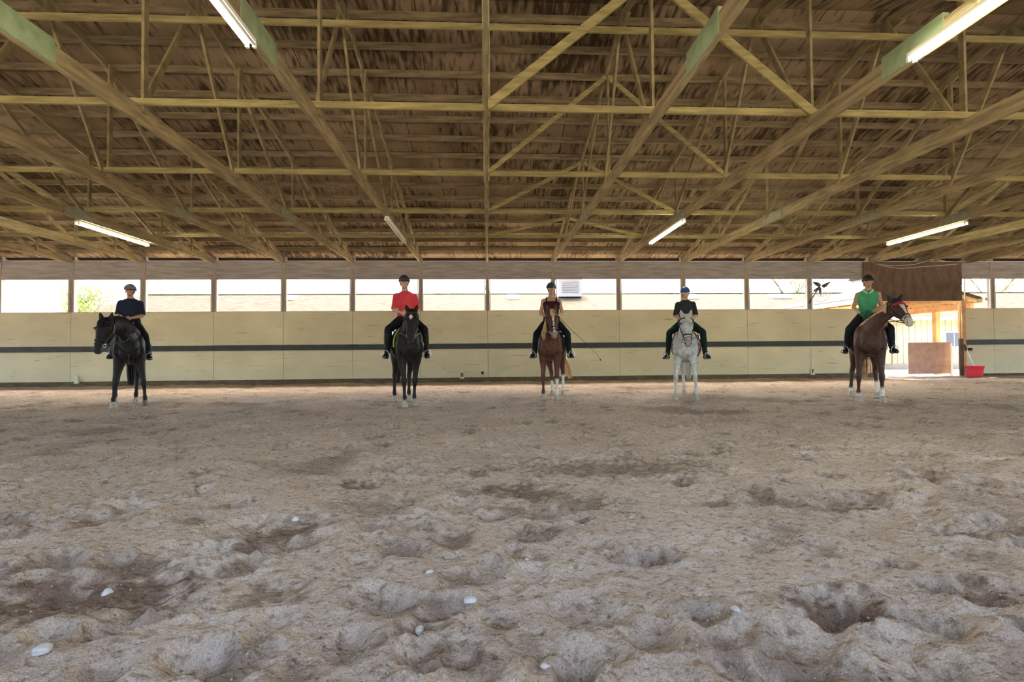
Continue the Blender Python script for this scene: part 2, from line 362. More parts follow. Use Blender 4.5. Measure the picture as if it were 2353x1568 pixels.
def build_floor():
    for (x, y) in HOOVES:                                     # hooves press level spots into the sand
        d = np.sqrt((GX - x) ** 2 + (GY - y) ** 2); w = np.clip(1.6 - d / .09, 0, 1); H[:] = H * (1 - w) + (-.004) * w
    me = bpy.data.meshes.new('floor'); n = nx * ny
    co = np.stack([GX, GY, H], -1).reshape(-1, 3).astype(np.float32)
    idx = np.arange(n).reshape(ny, nx)
    q = np.stack([idx[:-1, :-1], idx[:-1, 1:], idx[1:, 1:], idx[1:, :-1]], -1).reshape(-1, 4).astype(np.int32)
    me.vertices.add(n); me.vertices.foreach_set('co', co.ravel())
    me.loops.add(q.size); me.loops.foreach_set('vertex_index', q.ravel())
    me.polygons.add(len(q)); me.polygons.foreach_set('loop_start', np.arange(0, q.size, 4, dtype=np.int32))
    me.update(calc_edges=True); me.polygons.foreach_set('use_smooth', np.ones(len(q), bool))
    a = me.attributes.new('damp', 'FLOAT', 'POINT'); a.data.foreach_set('value', damp.ravel().astype(np.float32))
    tag(link_mesh('floor', me, M['sand']), kind='structure')

# outside ground
bm = bmesh.new()
for a in ((XL - 60, XR + 70, YW + .02, 75), (XL - 60, XR + 70, -45, YN - .05), (XL - 60, XL, YN - .05, YW + .02), (XR, XR + 70, YN - .05, YW + .02)):
    box(bm, a[0], a[1], a[2], a[3], -.3, -.02)
struct('ground', bm, M['concrete'])

# window wall: two rows of plywood between seams, windows above, header, eave gap
tips = [i * BAY for i in range(-10, 13)]
bm = bmesh.new()
for i in range(-10, 12):
    a, b = i * BAY + .006, (i + 1) * BAY - .006
    for (x0, x1) in ([(a, b)] if not (a < DX1 and b > DX0) else [(a, min(b, DX0)), (max(a, DX1), b)]):
        if x1 - x0 < .05: continue
        box(bm, x0, x1, YW, YW + .02, .05, 1.31); box(bm, x0, x1, YW, YW + .02, 1.318, SILL)
struct('wall_back', bm, M['panel'])
bm = bmesh.new()                                              # studs behind the seams
for i in range(-10, 13):
    if not DX0 < i * BAY < DX1: box(bm, i * BAY - .03, i * BAY + .03, YW + .022, YW + .12, -.1, SILL - .02)
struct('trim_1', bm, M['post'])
bm = bmesh.new()                                              # dark rail
box(bm, XL, DX0, YW - .045, YW - .002, 1.215, 1.405); box(bm, DX1 + .12, XR, YW - .045, YW - .002, 1.215, 1.405)
struct('trim_2', bm, M['rail'])
bm = bmesh.new()
box(bm, XL, DX0 - .02, YW - .06, YW - .003, -.05, .185); box(bm, DX1 + .1, XR, YW - .05, YW - .003, -.05, .12)
struct('baseboard_back', bm, M['baseb'])
bm = bmesh.new()                                              # header boards above the windows
for i in range(-10, 12):
    a, b = i * BAY + .005, (i + 1) * BAY - .005
    box(bm, a, b, YW + .03, YW + .055, WTOP, 4.10); box(bm, a, b, YW + .034, YW + .06, 4.104, 4.39)
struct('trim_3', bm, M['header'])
bm = bmesh.new(); box(bm, XL, XR, YW + .02, YW + .09, 4.39, 4.41); struct('trim_4', bm, M['strip'])
bm = bmesh.new(); box(bm, XL, XR, YW + .35, YW + .38, 4.2, 4.62); struct('trim_5', bm, M['black'])  # black board painted as the shade in the eave gap
bm = bmesh.new()
box(bm, DX0 - .3, DX1 + .05, YW - .05, YW + .02, 3.45, 4.36); box(bm, DX0 - .02, DX1 + .05, YW - .04, YW + .02, 3.0, 3.445); box(bm, DX0 - .02, DX1 + .05, YW - .035, YW + .02, DZ, 2.995)
struct('trim_6', bm, M['doorheader'])
n = 0
for i in range(-10, 12):
    a, b = i * BAY + .07, (i + 1) * BAY - .07
    if a > DX0 - .3 and b < DX1 + 1.2 and a < DX1 - .3: continue
    n += 1; bm = bmesh.new()
    a2 = a if a > DX1 or b < DX1 else DX1 + .16
    a2 = max(a2, DX1 + .2) if i == 7 else a2
    box(bm, a2, b, YW - .01, YW + .10, SILL - .02, SILL + .012)
    box(bm, a2, a2 + .035, YW + .0, YW + .04, SILL + .012, WTOP); box(bm, b - .035, b, YW + .0, YW + .04, SILL + .012, WTOP)
    struct('window_%d' % n, bm, M['strip'])
# posts
bm = bmesh.new(); box(bm, -.065, .065, .0, .14, SILL - .05, 4.55)
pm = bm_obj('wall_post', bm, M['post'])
for k in range(-10, 13):
    x = k * BAY
    if DX0 + .2 < x < DX1 - .2: continue
    o = pm if k == -10 else pm.copy()
    if k != -10: COL.objects.link(o)
    o.location = (x, YW + .025, 0)
    side = 'to the left of' if k < 0 else 'to the right of'
    lab = 'wooden wall post directly below the truss seen edge-on' if k == 0 else 'wooden wall post, %s %s the one below the edge-on truss' % (ORD[abs(k)], side)
    tag(o, lab, 'post', 'posts of the window wall')
# doorway
bm = bmesh.new(); box(bm, DX1 + .0, DX1 + .14, YW - .06, YW + .1, -.05, DZ + .02); box(bm, DX0 - .12, DX0, YW - .03, YW + .1, -.05, DZ + .02)
struct('door_1', bm, M['porch'])
bm = bmesh.new(); box(bm, DX1 - .14, DX1 - .01, YW - .1, YW - .03, .05, 1.45)
tag(bm_obj('bumper_board', bm, M['doorheader']), 'dark maroon board standing against the right jamb of the doorway', 'board')
# unseen near wall and ends, shaped with wide openings to let light in
bm = bmesh.new()
for i in range(-11, 13):
    a, b = max(i * BAY, XL), min((i + 1) * BAY, XR)
    if b > a: box(bm, a + .01, b, YN - .05, YN, -.05, 1.25); box(bm, a + .01, a + .13, YN - .12, YN - .05, 1.25, 4.6); box(bm, a + .01, b, YN - .08, YN - .055, WTOP, 4.39)
struct('wall_front', bm, M['panel'])
bm = bmesh.new()
for (y0, y1, z0, z1) in ((YN, 4.5, -.05, 1.3), (12.0, YW, -.05, 1.3), (YN, YW, 4.1, 4.3), (YN, YN + .15, 1.3, 4.3), (4.35, 4.5, 1.3, 4.3), (12, 12.15, 1.3, 4.3), (YW - .15, YW, 1.3, 4.3)):
    box(bm, XL - .08, XL, y0, y1, z0, z1)
prism(bm, [(YN, 4.3), (YW, 4.3), (YR, 7.1)], XL - .08, XL)
struct('wall_left', bm, M['panel'])
bm = bmesh.new()
for (y0, y1, z0, z1) in ((YN, 4.5, -.05, 1.3), (12.0, YW, -.05, 1.3), (YN, YW, 4.1, 4.3), (YN, YN + .15, 1.3, 4.3), (4.35, 4.5, 1.3, 4.3), (12, 12.15, 1.3, 4.3), (YW - .15, YW, 1.3, 4.3)):
    box(bm, XR, XR + .08, y0, y1, z0, z1)
prism(bm, [(YN, 4.3), (YW, 4.3), (YR, 7.1)], XR, XR + .08)
struct('wall_right', bm, M['panel'])
# roof deck
bm = bmesh.new(); e = .10
for (ya, yb) in ((YR, YW + .75), (YR, YN - .75)):
    za, zb = roof_z(ya) + e, roof_z(yb) + e
    lo = [(XL - .5, ya, za), (XR + .5, ya, za), (XR + .5, yb, zb), (XL - .5, yb, zb)]
    a = [bm.verts.new(p) for p in lo]; b = [bm.verts.new((p[0], p[1], p[2] + .03)) for p in lo]
    bm.faces.new(a); bm.faces.new(b[::-1])
    for i in range(4): j = (i + 1) % 4; bm.faces.new([a[i], a[j], b[j], b[i]])
struct('ceiling', bm, M['deck'])
# purlins
bm = bmesh.new(); box(bm, XL - .3, XR + .3, -.022, .022, -.03, .10)
pur = bm_obj('roof_purlin', bm, M['purlin'])
rows = [8.54 + .6146 * k for k in range(15)] + [18.3]
for k, y in enumerate(reversed(rows)):
    o = pur if k == 0 else pur.copy()
    if k: COL.objects.link(o)
    o.location = (0, y, roof_z(y) + .002)
    tag(o, 'long wooden roof purlin, %s row up from the window wall' % ORD[k + 1], 'purlin', 'roof purlins')

# trusses
TX = .045
def make_truss():
    t = empty('roof_truss', (0, 0, 0), '', 'roof truss', 'open-web timber roof trusses')
    cz = ZC + .12
    def tim(name, m, parts):
        bm = bmesh.new()
        for (ya, za, yb, zb, d, xo, th) in parts: bar(bm, (xo, ya, za), (xo, yb, zb), th, d)
        return bm_obj(name, bm, m, t)
    tim('bottom_chord', M['lumber'], [(YN - .0, cz, YW + .0, cz, .24, 0, TX)])
    for s in (1, -1):
        ye = YR + s * (YW - YR + .7)
        tim('top_chord', M['lumber'], [(YR, roof_z(YR) - .075, ye, roof_z(ye if s > 0 else ye) - .075, .145, 0, TX)])
    B = [YR + 1.3 + 2.6 * k for k in range(3)] + [YR + 1.3 + 2.6 * 3 - 1.0]
    for s in (1, -1):
        b = [YR + s * (v - YR) for v in (9.6, 12.2, 14.8, 16.3)]
        for i, y in enumerate(b):
            tim('web', M['web'], [(y, ZC + .16, y, roof_z(y) - .06, .09 if i < 3 else .06, .04, .04)])
            y2 = YR if i == 0 else b[i - 1]
            tim('web', M['web'], [(y, ZC + .16, y2, roof_z(y2) - .1, .09, -.04, .04)])
    for (ya, yb) in ((4.8, 5.6), (11.5, 12.3)):
        bm = bmesh.new(); box(bm, -TX / 2 - .012, TX / 2 + .012, ya, yb, ZC + .02, ZC + (.30 if ya < 6 else .24))
        bm_obj('gusset_plate', bm, M['gusset'] if ya < 6 else M['greygusset'], t)
    for s in (1, -1):
        bm = bmesh.new(); y0 = YW if s > 0 else YN; f = lambda d: y0 - s * d
        prism(bm, [(f(0), ZC + .01), (f(.32), ZC + .12), (f(.5), roof_z(f(.5)) - .15), (f(.0), roof_z(f(0)) - .02)], -TX / 2 - .012, TX / 2 + .012)
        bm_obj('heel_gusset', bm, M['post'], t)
    bm = bmesh.new(); prism(bm, [(YR - .35, roof_z(YR) - .3), (YR + .35, roof_z(YR) - .3), (YR + .2, roof_z(YR) - .07), (YR, roof_z(YR) - .02), (YR - .2, roof_z(YR) - .07)], -TX / 2 - .012, TX / 2 + .012)
    bm_obj('ridge_gusset', bm, M['web'], t)
    return t
tr = make_truss()
for k in range(-10, 13):
    x = k * BAY + (.0 if k < 7 else -.45 if k == 7 else -1.0 if k == 8 else -.6)
    lab = 'open-web timber roof truss seen edge-on near the middle of the hall' if k == 0 else 'open-web timber roof truss, %s to the %s of the edge-on one' % (ORD[abs(k)], 'left' if k < 0 else 'right')
    if k == -10: tr['label'] = lab; tr.location = (x, 0, 0)
    else: copy_tree(tr, (x, 0, 0), lab)
def truss_x(k): return k * BAY + (.0 if k < 7 else -.45 if k == 7 else -1.0 if k == 8 else -.6)

# lateral braces on the bottom chords, one near the ridge
for j, (y, w) in enumerate(((14.8, 'lowest, closest to the window wall'), (12.2, 'second out from the window wall'), (9.6, 'third out from the window wall'), (7.0, 'bright yellowish, closest to the viewer'))):
    bm = bmesh.new(); box(bm, XL, XR, y - .075, y - .035, 0, .10)
    tag(bm_obj('lateral_brace', bm, M['brace'], loc=(0, 0, ZC + .245)), 'long wooden brace lying across all truss bottom chords, ' + w, 'brace', 'lateral braces on the trusses')
bm = bmesh.new(); box(bm, XL, XR, -.02, .02, 0, .10)
tag(bm_obj('lateral_brace', bm, M['brace'], loc=(0, 7.86, 6.36)), 'long wooden brace just below the ridge, above the yellowish one', 'brace', 'lateral braces on the trusses')
# diagonal sway braces forming an inverted V from the edge-on truss over the next one
for y, w in ((7.0, 'nearest the viewer'), (9.6, 'second nearest the viewer'), (12.2, 'third from the viewer'), (14.8, 'smallest, near the window wall')):
    for s in (0, 1):
        bm = bmesh.new(); xa = truss_x(0) if s == 0 else truss_x(2); xb = truss_x(1)
        bar(bm, (xa, y - .1 if y < 8 else y - .09, ZC + .28), (xb + (-.03 if s == 0 else .03), y - .1, roof_z(y) - .16), .04, .13 if y < 8 else .085, up=(0, 1, 0))
        tag(bm_obj('sway_brace', bm, M['brace']), 'slanting brace of an inverted V between trusses, %s, its %s arm' % (w, 'left' if s == 0 else 'right'), 'brace', 'sway braces')

# fluorescent fixtures under the chords
def fixture(x, y0, lit, label):
    t = empty('fluorescent_light', (x, y0, ZC), label, 'ceiling light', 'fluorescent ceiling lights')
    bm = bmesh.new(); prism(bm, [(0, -.045), (2.44, -.045), (2.44, 0), (0, 0)], -.045, .045)
    bm_obj('housing', bm, M['fixture'], t)
    for s in (-1, 1):
        bm = bmesh.new(); tube(bm, [(s * .036, .03, -.072), (s * .036, 2.41, -.072)], .0165, 10)
        bm_obj('tube', bm, M['tube'] if lit == 2 or (lit == 1 and s < 0) else M['tube_off'], t, smooth=True)
        bm = bmesh.new(); box(bm, s * .036 - .015, s * .036 + .015, .0, .03, -.1, -.045); box(bm, s * .036 - .015, s * .036 + .015, 2.41, 2.44, -.1, -.045)
        bm_obj('lamp_holder', bm, M['white'], t)
fixture(truss_x(-4) - .13, 12.05, 2, 'lit fluorescent light under a truss at far left, above the rider in navy')
fixture(truss_x(-1) + .05, 11.55, 0, 'unlit double tube light above the rider in the red shirt')
fixture(truss_x(2) - .02, 11.6, 2, 'lit fluorescent light under the truss above the grey horse')
fixture(truss_x(5) + .09, 11.7, 2, 'lit fluorescent light under a truss at right, above the doorway')
fixture(truss_x(-1) + .02, 2.6, 1, 'double tube light close overhead with only one tube burning')
fixture(truss_x(2) - .18, 2.6, 2, 'brightest lit fluorescent light, close overhead at upper right')

# ------------------------------------------------------------------ things by the wall
def marker(x, y, z, letter, label):
    t = empty('letter_marker', (x, y, z), label, 'marker', 'dressage letter markers')
    bm = bmesh.new(); prism(bm, [(-.05, 0), (.03, 0), (.03, .30), (.0, .30)], -.075, .075)
    for v in bm.verts:
        if v.co.z > .2: v.co.x *= .28
    bmesh.ops.bevel(bm, geom=bm.edges[:], offset=.006, segments=2, affect='EDGES')
    bm_obj('body', bm, M['bone'], t)
    if letter:
        cu = bpy.data.curves.new('letter_curve', 'FONT'); cu.body = letter; cu.size = .19; cu.align_x = 'CENTER'; cu.extrude = .002; cu.offset = .006
        tmp = bpy.data.objects.new('tmp', cu); COL.objects.link(tmp); dgx = bpy.context.evaluated_depsgraph_get()
        me = bpy.data.meshes.new_from_object(tmp.evaluated_get(dgx)); me.name = 'letter'; bpy.data.objects.remove(tmp); bpy.data.curves.remove(cu)
        o = link_mesh('letter', me, None, t); me.materials.clear(); me.materials.append(M['ink'])
        o.location = (0.0, -.047, .07); o.rotation_euler = (PI / 2 - .1, 0, 0)
marker(-.93, 17.55, .15, 'B', 'small white marker with a black letter B at the foot of the wall')
marker(12.03, 17.55, .15, 'F', 'small white marker with a black letter F at the foot of the wall')
marker(-14.16, 17.55, .13, '', 'small white marker at the wall foot, left of the black horse on the left')
# muck bucket and the tool in it
t = empty('muck_bucket', (17.95, 17.15, .03), 'red plastic muck bucket on the sand right of the doorway', 'bucket'); t.scale = (.8, .8, 1)
bm = bmesh.new(); lathe(bm, [(0, .0), (.255, 0), (.262, .015), (.30, .20), (.315, .36), (.345, .375), (.348, .395), (.325, .40), (.305, .385), (.29, .2), (.25, .02), (0, .02)], 36)
bm_obj('tub', bm, M['red'], t, smooth=True)
for s in (-1, 1):
    bm = bmesh.new(); tube(bm, [(s * .335, -.09, .36), (s * .385, -.07, .33), (s * .39, .07, .33), (s * .335, .09, .36)], .013, 8); bm_obj('rope_handle', bm, M['red'], t, smooth=True)
t = empty('shovel', (17.98, 17.1, .06), 'white-handled shovel standing in the red bucket', 'shovel')
bm = bmesh.new(); tube(bm, [(.0, .0, .15), (-.10, .28, .98)], .018, 8); bm_obj('handle', bm, M['white'], t, smooth=True)
bm = bmesh.new(); tube(bm, [(-.10, .28, .95), (-.12, .34, 1.16)], .026, 8); bm_obj('grip', bm, M['ink'], t, smooth=True)
bm = bmesh.new(); box(bm, -.1, .1, -.01, .01, .0, .2); bm_obj('blade', bm, M['steel'], t)
t = empty('wall_box', (18.2, YW - .16, 1.0), 'small pale box with dark openings mounted on the wall above the red bucket', 'box')
bm = bmesh.new(); box(bm, -.17, .3, 0, .15, -.02, .2); bmesh.ops.bevel(bm, geom=bm.edges[:], offset=.02, segments=2, affect='EDGES'); bm_obj('body', bm, M['panel'], t)
bm = bmesh.new(); box(bm, -.15, .02, -.004, .01, -.0, .1); bm_obj('opening_shade', bm, M['black'], t)  # black plate painted as the shade inside the hole
bm = bmesh.new(); lathe(bm, [(0, 0), (.035, 0), (.03, .05), (.055, .1), (.0, .1)], 14)
tag(bm_obj('wall_hook', bm, M['ink'], loc=(-.2, YW - .06, .29)), 'small dark knob on the cream wall low down, right of the B marker', 'knob')
# half gate
t = empty('half_gate', (17.25, 18.1, 0), 'pinkish plywood half gate standing in the doorway', 'gate')
bm = bmesh.new(); box(bm, -1.0, .68, 0, .03, .1, 1.28); bm_obj('panel', bm, M['gate'], t)
bm = bmesh.new(); box(bm, -1.02, .72, -.03, 0, 1.24, 1.32); bm_obj('top_rail', bm, M['gate'], t)
bm = bmesh.new(); box(bm, .70, .78, -.02, .05, .0, 1.3); bm_obj('end_post', bm, M['white'], t)
# fan bracketed in the window
t = empty('wall_fan', (12.25, YW - .1, 3.2), 'dark bladed wall fan with a wire guard in the window left of the doorway', 'fan')
bm = bmesh.new(); tube(bm, [(-.22, .12, -.38), (-.1, .02, -.1), (.02, -.02, .08)], .018, 8); bm_obj('bracket', bm, M['fan'], t, smooth=True)
bm = bmesh.new(); tube(bm, [(-.04, .06, .06), (.08, -.1, .2)], [.07, .055], 12); bm_obj('motor', bm, M['fan'], t, smooth=True)
for k, a in enumerate((.25, 2.35, 4.4)):
    bm = bmesh.new(); c = V((.10, -.10, .2)); d = V((math.cos(a), -.12, math.sin(a))); p = V((-math.sin(a), 0, math.cos(a)))
    prev = None
    for i in range(7):
        f = i / 6; q = c + d * (.04 + .32 * f) + p * (.10 * f * f) + V((0, .03 * math.sin(3 * f), 0)); w = .025 + .045 * math.sin(PI * min(f + .15, 1))
        ring = [bm.verts.new(q + p * w + V((0, .02, 0))), bm.verts.new(q - p * w - V((0, .02, 0))), bm.verts.new(q - p * w - V((0, .026, 0))), bm.verts.new(q + p * w + V((0, .012, 0)))]
        if prev:
            for j in range(4): bm.faces.new([prev[j], prev[(j + 1) % 4], ring[(j + 1) % 4], ring[j]])
        else: bm.faces.new(ring)
        prev = ring
    bm.faces.new(prev); bm_obj('blade', bm, M['fan'], t)
bm = bmesh.new()
for r, dy in ((.44, -.04), (.42, -.16), (.24, -.2)):
    tube(bm, [(.06 + r * math.cos(a), dy + .0, .08 + r * math.sin(a)) for a in [2 * PI * i / 32 for i in range(33)]], .005, 5)
for i in range(16):
    a = 2 * PI * i / 16; tube(bm, [(.06 + .44 * math.cos(a), -.04, .08 + .44 * math.sin(a)), (.06 + .42 * math.cos(a), -.16, .08 + .42 * math.sin(a)), (.06 + .05 * math.cos(a), -.22, .08 + .05 * math.sin(a))], .003, 4)
bm_obj('guard', bm, M['guard'], t)
# loose cable looping from the trusses to the door header
bm = bmesh.new(); tube(bm, [(14.55, YW - .1, 4.28), (15.2, YW - .12, 4.2), (15.9, YW - .3, 4.22), (16.3, YW - .6, 4.36), (16.9, YW - .5, 4.31)], .011, 6); tube(bm, [(14.7, YW - .1, 4.22), (15.5, YW - .13, 4.1), (16.2, YW - .1, 4.16), (17.8, YW - .1, 4.27)], .009, 6)
tag(bm_obj('electric_cable', bm, M['strip'], smooth=True), 'pale loose cable looping over the door header below the trusses', 'cable')

# ------------------------------------------------------------------ outside
SX0, SX1 = -22.2, 46.0
t = empty('stable_building', (0, 25, 0), 'long single-storey stable block with a tan shingle roof beyond the windows', 'building')
bm = bmesh.new(); box(bm, SX0 + 1.2, SX1, .0, .2, -.1, 2.85)
xx = SX0 + 1.2
while xx < SX1: box(bm, xx, xx + .05, -.025, 0, .25, 2.8); xx += .34
bm_obj('wall', bm, M['siding'], t)
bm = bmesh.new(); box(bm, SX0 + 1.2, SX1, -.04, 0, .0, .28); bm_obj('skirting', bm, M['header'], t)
bm = bmesh.new()
ez, rz, rl = 2.72, 4.78, 6.0
prof = [(-.55, ez), (rl, rz), (rl + 6.5, ez)]
a0 = [bm.verts.new((SX0 + 1.1, -.55, ez)), bm.verts.new((SX1, -.55, ez)), bm.verts.new((SX1, rl, rz)), bm.verts.new((SX0 + 1.1, rl, rz))]
b0 = [bm.verts.new((SX0 + 1.1, rl + 6.5, ez)), bm.verts.new((SX1, rl + 6.5, ez))]
bm.faces.new(a0); bm.faces.new([b0[0], a0[3], a0[2], b0[1]]); bm.faces.new([a0[0], a0[3], b0[0]]); bm.faces.new([a0[1], b0[1], a0[2]]); bm.faces.new([a0[0], b0[0], b0[1], a0[1]])
bm_obj('roof', bm, M['shingle'], t)
bm = bmesh.new(); box(bm, SX0 + 1.1, SX1, rl - .1, rl + .1, rz - .02, rz + .03); bm_obj('ridge_cap', bm, M['shingle'], t)
bm = bmesh.new(); box(bm, SX0, SX1, -.62, -.54, ez - .14, ez + .01); bm_obj('gutter', bm, M['creamtrim'], t)
bm = bmesh.new(); tube(bm, [(22.3, -.58, 2.6), (22.2, -.45, 2.45), (21.6, -.06, 2.25), (21.55, -.05, .2)], .045, 8); bm_obj('downspout', bm, M['creamtrim'], t)
for x, w in ((25.0, .9), (10, .9), (-4, .9)):
    bm = bmesh.new(); box(bm, x - w / 2 - .08, x + w / 2 + .08, -.05, 0, 1.1, 2.0); wf = bm_obj('window', bm, M['white'], t)
    bm = bmesh.new(); box(bm, x - w / 2, x - .02, -.06, -.045, 1.18, 1.92); box(bm, x + .02, x + w / 2, -.06, -.045, 1.18, 1.92); bm_obj('pane', bm, M['pane'], wf)
def cupola(x, y, w, z0, h):
    bm = bmesh.new(); box(bm, x - w / 2, x + w / 2, y - .6, y + .6, z0, z0 + h); c = bm_obj('cupola', bm, M['metalvent'], t)
    bm = bmesh.new()
    for i in range(7): bar(bm, (x - w * .36, y - .62, z0 + .25 + i * (h - .45) / 7), (x + w * .36, y - .62, z0 + .25 + i * (h - .45) / 7), .02, .06, up=(0, 1, .8))
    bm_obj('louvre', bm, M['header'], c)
    bm = bmesh.new(); prism(bm, [(y - .75, z0 + h), (y + .75, z0 + h), (y, z0 + h + .5)], x - w / 2 - .12, x + w / 2 + .12); bm_obj('cupola_roof', bm, M['shingle'], c)
cupola(5.08, 5.2, 1.45, 4.45, 1.2); cupola(24.6, 5.2, 1.5, 4.45, 1.1)
for x, w in ((1.6, .75), (18.3, 1.2), (-11.7, .6), (12.6, .8)):
    bm = bmesh.new(); yv = 4.7; zv = ez + (yv + .55) * (rz - ez) / (rl + .55)
    prism(bm, [(yv - .35, zv - .12), (yv + .25, zv + .05), (yv + .25, zv + .25), (yv - .35, zv + .16)], x - w / 2, x + w / 2); bm_obj('roof_vent', bm, M['skyl'], t)
# covered walkway from the doorway to the stable
t = empty('covered_walkway', (17, 21.5, 0), 'timber canopy with a shingle roof linking the doorway to the stable', 'canopy')
bm = bmesh.new()
for s in (-1, 1):
    pts = [(0, 3.72), (s * 2.42, 3.03), (s * 2.42, 3.09), (0, 3.78)]
    a = [bm.verts.new((x, -3.3, z)) for x, z in pts]; b = [bm.verts.new((x, 3.0, z)) for x, z in pts]
    bm.faces.new(a); bm.faces.new(b[::-1])
    for i in range(4): j = (i + 1) % 4; bm.faces.new([a[i], a[j], b[j], b[i]])
bm_obj('roof', bm, M['shingle'], t)
for s in (-1, 1):
    bm = bmesh.new(); box(bm, s * 2.45 - .02, s * 2.45 + .02, -3.3, 3.0, 2.88, 3.06); bm_obj('fascia', bm, M['creamtrim'], t)
    bm = bmesh.new(); box(bm, s * 2.0 - .07, s * 2.0 + .07, -3.3, 3.0, 2.62, 2.86); bm_obj('beam', bm, M['porch'], t)
    for yy in (-1.75, 1.6):
        bm = bmesh.new(); box(bm, s * 2.0 - .09, s * 2.0 + .09, yy - .09, yy + .09, -.05, 2.62); bm_obj('post', bm, M['porch'], t)
for i in range(8):
    bm = bmesh.new(); y = -3.1 + i * .85
    bar(bm, (-2.4, y, 2.97), (0, y, 3.66), .045, .12, up=(0, 1, 0)); bar(bm, (2.4, y, 2.97), (0, y, 3.66), .045, .12, up=(0, 1, 0)); bar(bm, (-2.1, y, 2.92), (2.1, y, 2.92), .045, .12, up=(0, 1, 0)); bm_obj('rafter', bm, M['porch'], t)
bm = bmesh.new(); tube(bm, [(2.5, -3.4, 3.0), (2.75, -3.45, 3.0)], .06, 8); bm_obj('gutter_end', bm, M['fan'], t)

def tree(name, x, y, h, spread, label, nleaf, seed, bare=False, lean=0.0, zc=.62, cat='tree'):
    r = random.Random(seed); t = empty(name, (x, y, -.05), label, cat, 'trees beyond the stable')
    bm = bmesh.new(); tips = []
    def grow(p, d, L, rad, lv):
        pts = [p.copy()]; q = p.copy(); dd = d.copy()
        for i in range(4):
            dd = (dd + V((r.uniform(-.2, .2), r.uniform(-.2, .2), r.uniform(-.06, .14)))).normalized(); q = q + dd * L / 4; pts.append(q.copy())
            if lv >= 2: tips.append(q.copy())
        tube(bm, pts, [rad * (1 - .12 * i) for i in range(5)], 5 if lv else 8)
        if lv < 3:
            for k in range(4 if lv == 0 else 3):
                a = r.uniform(0, 2 * PI); o = V((math.cos(a), math.sin(a), r.uniform(.2, .9))).normalized()
                grow(pts[r.choice((2, 3, 4))] if lv else pts[3 + (k % 2)], (dd * .5 + o * .8).normalized(), L * (.62 if lv else .5) * (spread if lv == 0 else 1), rad * .5, lv + 1)
    grow(V((0, 0, 0)), V((lean, 0, 1)).normalized(), h * zc, .035 * h / 2.2, 0)
    bm_obj('trunk', bm, M['bark'], t)
    bm = bmesh.new()
    for i in range(nleaf):
        c = r.choice(tips) + V([r.gauss(0, .22 if bare else .34) for _ in range(3)]); s = r.uniform(.035, .075)
        u = V([r.uniform(-1, 1) for _ in range(3)]).normalized(); w = u.orthogonal().normalized()
        vs = [bm.verts.new(c + u * s), bm.verts.new(c + w * s * .55), bm.verts.new(c - u * s), bm.verts.new(c - w * s * .55)]
        bm.faces.new(vs)
    bm_obj('foliage', bm, M['leaf'], t)
tree('young_tree', -23.4, 28.2, 5.4, .7, 'slender sparse young tree seen through the far left window', 700, 3, True, .12)
tree('young_tree', -18.6, 23.0, 5.2, .45, 'thin upright leafy sapling just right of the far left window post', 900, 8, True)
tree('young_tree', -17.7, 23.2, 5.0, .5, 'nearly bare forked sapling left of the rider in navy', 110, 12, True, .05)
tree('leafy_bush', -24.8, 26.0, 3.9, .9, 'low leafy bush in the far left window', 1400, 5, True, 0, .5, 'bush')
tree('garden_tree', -25.5, 43.0, 7.0, .9, 'thin green tree above the left end of the stable roof', 1800, 21, True)
tree('garden_tree', -29.5, 43.5, 7.2, .9, 'sparse tree behind the rider in navy, at the stable roof end', 1500, 22, True)
tree('garden_tree', -2.6, 45, 7.8, 1.0, 'small treetop over the ridge left of the edge-on truss', 3500, 31)
tree('garden_tree', 1.6, 45, 8.2, .8, 'small treetop over the ridge right of the edge-on truss', 2600, 32)
tree('garden_tree', 26.0, 42, 8.6, 1.2, 'broad bright green treetop over the ridge right of the grey horse', 9000, 41)
tree('garden_tree', 46.5, 44, 8.8, 1.1, 'rounded green treetop in the window right of the doorway', 11000, 42)

# ------------------------------------------------------------------ horses
def smooth01(a, b, x): return np.clip((x - a) / (b - a), 0, 1)
TR = [(-.24, 1.20, .07, .10), (-.18, 1.19, .135, .19), (-.06, 1.19, .205, .28), (.12, 1.21, .25, .34), (.35, 1.19, .30, .345), (.62, 1.185, .335, .335), (.9, 1.21, .335, .32), (1.13, 1.26, .315, .30), (1.33, 1.28, .285, .27), (1.5, 1.27, .22, .22), (1.60, 1.25, .11, .13)]

